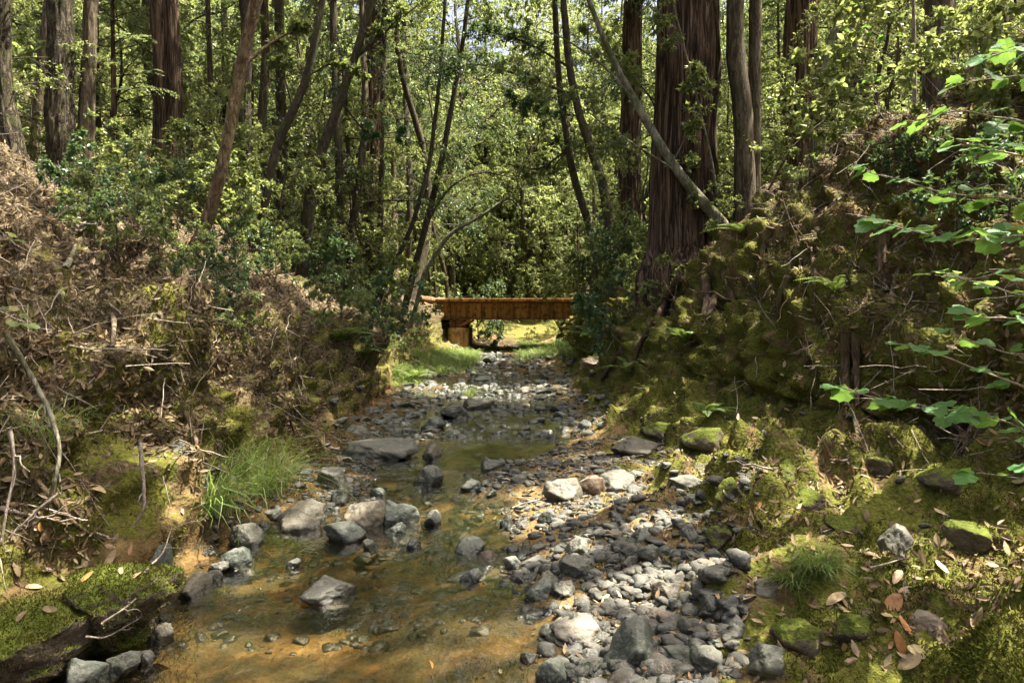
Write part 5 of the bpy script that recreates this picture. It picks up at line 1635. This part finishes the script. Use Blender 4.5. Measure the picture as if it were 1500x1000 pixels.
# dark drooping bay trees whose crowns meet over the creek
for (x, y, s, rz, lab) in [(-3.9, 19.5, 1.05, .4, 'dark drooping bay tree reaching over the creek from the left'), (3.9, 20.5, 1.1, 2.9, 'dark drooping bay tree reaching over the creek from the right'),
                           (-2.9, 31, 1.3, .9, 'tall drooping bay tree behind the left part of the bridge')]:
    plant('bay_tree', BL[4], (x, y, gz_at(x, y) - .1), rz, s, lab)
for (x, y, k, s, rz, lab) in [(4.75, 13.6, 3, .55, .5, 'light leaved young tree half covering the right side of the massive redwood'), (6.6, 12., 1, .6, 2., 'slim young tree right of the twin trunk'),
                              (6.8, 9.5, 3, .75, 1., 'bushy young tree behind the stout brown trunk'), (-9.4, 12.4, 3, .6, .3, 'bushy young tree in front of the thick furrowed fir'),
                              (-6.4, 14.6, 1, .5, 1.9, 'young tree in front of the big left redwood'), (-5.2, 15.5, 3, .55, 4., 'low bushy tree between the leaning trunk and the black curved trunk'),
                              (-4.3, 18.2, 1, .6, 3., 'young tree in front of the reddish redwood near the bridge'), (3.2, 16.5, 3, .5, 3.2, 'bushy young tree left of the massive redwood'),
                              (3.4, 22.5, 1, .7, .2, 'young tree above the right end of the bridge')]:
    plant('young_tree', BL[k], (x, y, gz_at(x, y) - .1), rz, s, lab)
# conifer sapling in the middle distance
plant('young_conifer', CF[1], (3.3, 34.5, gz_at(3.3, 34.5)), .3, 1.1, 'feathery young conifer seen above the right half of the bridge')
plant('young_conifer', CF[0], (-8.2, 21.5, gz_at(-8.2, 21.5)), 1.3, .9, 'feathery conifer between the left redwood and the leaning trunk')

# shrubs, placed on the ground where the photograph shows them
SHR = [  # u, v, proto, scale, label
 (60, 228, 1, .8, 'low dark shrub at the foot of the curved left edge trunk'), (105, 262, 2, .75, 'dark leafy bush at the foot of the thick furrowed fir'),
 (150, 290, 1, .8, 'small leaved bush below the straight brown trunk'), (195, 330, 0, .7, 'bright shrub left of the big left redwood'),
 (232, 335, 2, .8, 'dark bush hiding the foot of the big left redwood'), (285, 300, 0, .9, 'tall light shrub between redwood and leaning trunk'),
 (175, 375, 1, .75, 'trailing bush over the crest of the leaf slope'), (130, 325, 2, .7, 'shadowed bush on the crest of the leaf slope'),
 (262, 400, 1, .6, 'leafy sprig around the base of the leaning trunk'), (330, 345, 0, .9, 'bright green shrub right of the leaning trunk'),
 (375, 330, 3, .8, 'shrub with broad sunlit leaves right of the leaning trunk'), (420, 345, 0, .9, 'pale leaved shrub under the black curved trunk'),
 (455, 370, 3, .75, 'broad leaved sunlit shrub below the narrow dark trunk'), (345, 400, 2, .7, 'dark low bush on the lit strip of the left slope'),
 (405, 410, 1, .8, 'small leaved shrub above the pale sticks'), (470, 420, 2, .9, 'dark shrub in the middle of the left brush'),
 (510, 430, 0, .9, 'light shrub above the left bank nose'), (545, 455, 1, 1., 'green shrub left of the bridge abutment'),
 (500, 470, 1, .8, 'low shrub over the lit strip near the bank nose'),
 (315, 455, 2, .45, 'small dark sprig on the leaf slope right of the leaning trunk base'), (345, 490, 1, .4, 'little leafy sprig hanging on the left slope'),
 (590, 520, 1, .7, 'low bush above the far left grass'), (560, 490, 2, .8, 'dark bush behind the left bank nose'),
 (700, 500, 2, 1.1, 'round dark bush behind the left bridge pier'),
 (868, 470, 0, 1.1, 'bright shrub hanging over the right end of the bridge'), (885, 440, 1, 1.1, 'small leaved shrub above the right end of the bridge'),
 (910, 410, 2, 1.0, 'dark shrub on the far right bank face'), (930, 380, 1, .9, 'bush at the foot of the trunk leaning left'),
 (895, 500, 2, .8, 'shaded bush low on the far right bank'), (940, 440, 1, .7, 'trailing bush left of the massive redwood'),
 (965, 400, 0, .6, 'light sprig against the massive redwood'), (1040, 330, 1, .6, 'leafy sprig between redwood and twin trunk'),
 (1140, 250, 0, .6, 'bright shrub right of the twin trunk'), (1160, 215, 3, .5, 'sunlit broad leaved shrub on the right crest'),
 (1210, 190, 0, .8, 'yellow green shrub in front of the dark right redwood'), (1265, 170, 3, .55, 'leafy shrub over the fallen limb on the right'),
 (1310, 150, 0, .5, 'bright shrub at the top of the right crest'), (1435, 200, 3, .55, 'tall broad leaved shrub right of the stout trunk'),
 (1470, 170, 0, .9, 'light green shrub in the upper right corner'), (1315, 260, 2, .4, 'dark sprig in front of the right bank moss'),
 (1185, 270, 1, .45, 'small sprig on the leaf strewn right crest'), (1480, 330, 2, .6, 'shadowed bush at the right edge of the bank'),
 (1030, 350, 3, .75, 'broad leaved sprig hanging before the foot of the massive redwood'), (985, 452, 0, .55, 'pale shrub at the base of the massive redwood above the dark hollow'), (955, 330, 0, .6, 'light sprig beside the left edge of the massive redwood'),
 (1050, 285, 3, .4, 'light leaved shrub in front of the massive redwood'),
]
for (u, v, k, s, lab) in SHR:
    p, n_ = at(u, v, False)
    p = np.array(p)
    if p[1] > 26 and u < 640: p = np.array([(u - 750) / 1000 * 24, 24, gz_at((u - 750) / 1000 * 24, 24)])
    plant('shrub', SH[k], p - np.array([0, 0, .05]), R.uniform(0, 6.28), s * (1 + .5 * max(0, p[1] - 9) / 12), lab, 'shrub')
wood(24, (-11, -4), (13, 26), SH, 'undergrowth shrub between the left bank trunks', 'undergrowth shrubs on the left bank', 'shrub', .7, (.9, 1.6), .05)
wood(24, (4.2, 12), (9, 26), SH, 'undergrowth shrub between the right bank trunks', 'undergrowth shrubs on the right bank', 'shrub', .7, (.9, 1.6), .05)
wood(6, (-6, -3), (30, 36), SH, 'sunlit shrub left of the clearing beyond the bridge', 'shrubs left of the clearing', 'shrub', .8, (1., 1.6), .05)
wood(14, (-5, 5.5), (41, 46), SH, 'sunlit shrub in the clearing beyond the bridge', 'shrubs beyond the bridge', 'shrub', .8, (1.2, 2.), .05)

for (x, y, k, s, lab) in [(-1.4, 36.5, 0, .9, 'low bright shrub seen under the left part of the bridge'), (-.3, 35.4, 1, .55, 'small leaved bush seen under the middle of the bridge'), (1.0, 34.6, 0, .4, 'little bright bush seen under the bridge right of its middle'),
                          (1.9, 35.6, 3, .4, 'broad leaved bush seen under the right part of the bridge'), (2.6, 34.2, 1, .7, 'bush beside the right bridge pier beyond the creek')]:
    plant('shrub', SH[k], (x, y, gz_at(x, y) - .05), x, s, lab, 'shrub')

# far woods on the hillsides: one mass
fm = MB()
for _ in range(620):
    x, y = R.uniform(-75, 75), R.uniform(50, 100)
    if abs(x) > y * .95 + 6: continue
    z = gz_at(x, y, 90)
    h, r_ = R.uniform(8, 15), R.uniform(2.2, 4.)
    n = 700
    q = rand_unit(n) * R.random((n, 1)) ** .4
    q = q * [r_, r_, h / 2] * (1 + .25 * vnoise(q * 2.5 + x, 4))[:, None] + [x, y, z + h * .5]
    leaves(fm, q, rand_unit(n), unit(R.normal(size=(n, 3)) + [0, 0, .7]), R.uniform(.3, .6, n), R.uniform(.16, .3, n), 'diamond', .15)
tag(fm.obj('far_woods', M['bay'], smooth=False), 'dense far woods covering the hillside behind everything', 'woods', kind='stuff')

# ------------------------------------------------------------------ broad leaved hazel at the right, close to the camera
def hazel(root, stems, brs, label, leaf=.115, mat='hazel'):
    e = empty('hazel_shrub', root, label, 'shrub')
    st = MB()
    for s_ in stems:
        W = np.array([root if i == 0 else px(*q) for i, q in enumerate(s_)]) - root
        W[0, 2] -= .1
        t = np.linspace(0, len(W) - 1, 24)
        Q = np.stack([np.interp(t, np.arange(len(W)), W[:, k]) for k in range(3)], -1)
        Q = smooth_rows(Q.T, 7).T
        m_ = MB()
        tubes(m_, Q[None], np.linspace(.016, .006, 24)[None], 8)
        m_.obj('stem', M['stick'], e)
    for pts, step in brs:
        W = np.array([px(*q) for q in pts]) - root
        s = np.concatenate([[0], np.cumsum(np.linalg.norm(np.diff(W, axis=0), axis=1))])
        n = 30
        t = np.linspace(0, s[-1], n)
        Q = np.stack([np.interp(t, s, W[:, k]) for k in range(3)], -1)
        Q = smooth_rows(Q.T, 5).T
        Q[:, 2] += .012 * vnoise(np.stack([t * 7 + pts[0][1], t * 0, t * 0], -1), 5)
        bm_, lf = MB(), MB()
        tubes(bm_, Q[None], np.linspace(.0055, .0018, n)[None], 6)
        tl = np.arange(step * .3, s[-1] + 1e-3, step * .8)
        i = np.clip((tl / s[-1] * (n - 1)).astype(int), 0, n - 2)
        T_ = unit(Q[i + 1] - Q[i])
        sd = unit(np.cross(T_, [0, 0, 1.]))
        for rep in range(3):
            sg = np.where((np.arange(len(tl)) + rep) % 2, 1, -1)[:, None]
            ok = R.random(len(tl)) < (.95 if rep == 0 else .55)
            dirs = unit(sd * sg * R.uniform(.5, 1., (len(tl), 1)) + T_ * .7 + R.normal(size=T_.shape) * .3 + [0, 0, .1])
            pl = R.uniform(.02, .05, (len(tl), 1))
            a = Q[i]
            b_ = a + dirs * pl + [0, 0, .008]
            pet = np.stack([a, (a + b_) / 2 + [0, 0, .004], b_], 1)[ok]
            if not len(pet): continue
            tubes(bm_, pet, np.full(pet.shape[:2], .0012), 4)
            D = unit(dirs * [1, 1, .3] + [0, 0, -.18] + R.normal(size=dirs.shape) * .12)
            N = unit(R.normal(size=dirs.shape) * .32 + [0, -.1, 1.])
            L = leaf * R.uniform(.45, 1.25, len(tl)) * (.75 + .25 * (1 - tl / s[-1]))
            leaves(lf, b_[ok], D[ok], N[ok], L[ok], L[ok] * .86, 'lobed', .12, .12)
        tip = unit(Q[-1:] - Q[-2:-1])
        leaves(lf, Q[-1:], tip + [0, 0, -.1], np.array([[.1, -.1, 1.]]), leaf * .8, leaf * .7, 'lobed', .12, .1)
        b2 = bm_.obj('branch', M['stick'], e)
        lf.obj('leaves', M[mat], b2, smooth=False)
    return e


rt = np.array([2.62, 2.75, gz_at(2.62, 2.75)])
hazel(rt, [[(0, 0), (1650, 650, 2.8), (1620, 300, 2.8), (1590, 60, 2.8)], [(0, 0), (1640, 690, 2.6), (1590, 560, 2.5), (1570, 400, 2.5), (1560, 200, 2.55)]],
      [([(1620, 690, 2.62), (1480, 620, 2.62), (1400, 600, 2.6), (1330, 592, 2.55), (1225, 570, 2.5)], .085),
       ([(1590, 600, 2.5), (1490, 560, 2.5), (1430, 540, 2.5), (1325, 505, 2.45)], .10),
       ([(1575, 520, 2.5), (1480, 520, 2.6), (1390, 490, 2.7)], .11),
       ([(1570, 470, 2.5), (1500, 468, 2.45), (1425, 462, 2.4)], .11),
       ([(1565, 400, 2.5), (1500, 395, 2.7), (1420, 410, 2.9), (1365, 402, 3.)], .12),
       ([(1560, 350, 2.5), (1480, 345, 2.5), (1400, 350, 2.5), (1290, 325, 2.5)], .10),
       ([(1560, 310, 2.55), (1480, 290, 2.7), (1380, 285, 2.8), (1265, 250, 2.9)], .11),
       ([(1560, 250, 2.55), (1470, 225, 2.5), (1400, 215, 2.45)], .10),
       ([(1560, 200, 2.55), (1480, 175, 2.6), (1420, 160, 2.7), (1330, 180, 2.8)], .11),
       ([(1590, 130, 2.8), (1500, 110, 2.8), (1400, 125, 2.8)], .11),
       ([(1590, 80, 2.8), (1500, 70, 2.6), (1440, 85, 2.5)], .10),
       ([(1620, 720, 2.65), (1500, 700, 2.7), (1430, 695, 2.8)], .12),
       ([(1575, 440, 2.5), (1490, 430, 2.9), (1390, 400, 3.3)], .14)],
      'hazel shrub with soft broad green leaves reaching in from the right edge')
rt2 = np.array([6.2, 9.2, gz_at(6.2, 9.2)])
hazel(rt2, [[(0, 0), (1445, 250, 9.2), (1430, 120, 9.1), (1400, 10, 9.0)]],
      [([(1440, 220, 9.2), (1380, 190, 9.1), (1300, 200, 9.0), (1235, 235, 8.8)], .17), ([(1435, 150, 9.1), (1350, 110, 9.0), (1260, 115, 8.7)], .17),
       ([(1430, 110, 9.1), (1350, 60, 8.8), (1240, 40, 8.6)], .17), ([(1410, 40, 9.0), (1340, 20, 8.8), (1250, 5, 8.7)], .17),
       ([(1445, 260, 9.2), (1400, 280, 8.8), (1330, 300, 8.6)], .17), ([(1430, 100, 9.1), (1480, 60, 9.1), (1540, 40, 9.1)], .17)],
      'second hazel higher on the right bank with smaller looking leaves', .12)
rt3 = np.array([-2.95, 3.1, gz_at(-2.95, 3.1)])
hazel(rt3, [[(0, 0), (-150, 560, 3.), (-120, 350, 2.9), (-90, 120, 2.9)]],
      [([(-140, 470, 3.), (-60, 465, 2.9), (0, 455, 2.8), (42, 470, 2.75)], .10), ([(-125, 370, 2.9), (-50, 350, 2.9), (18, 352, 2.9)], .10),
       ([(-110, 170, 2.9), (-50, 150, 2.9), (5, 165, 2.9)], .10)],
      'small sapling with pale leaves poking in at the left edge', .085, 'light')
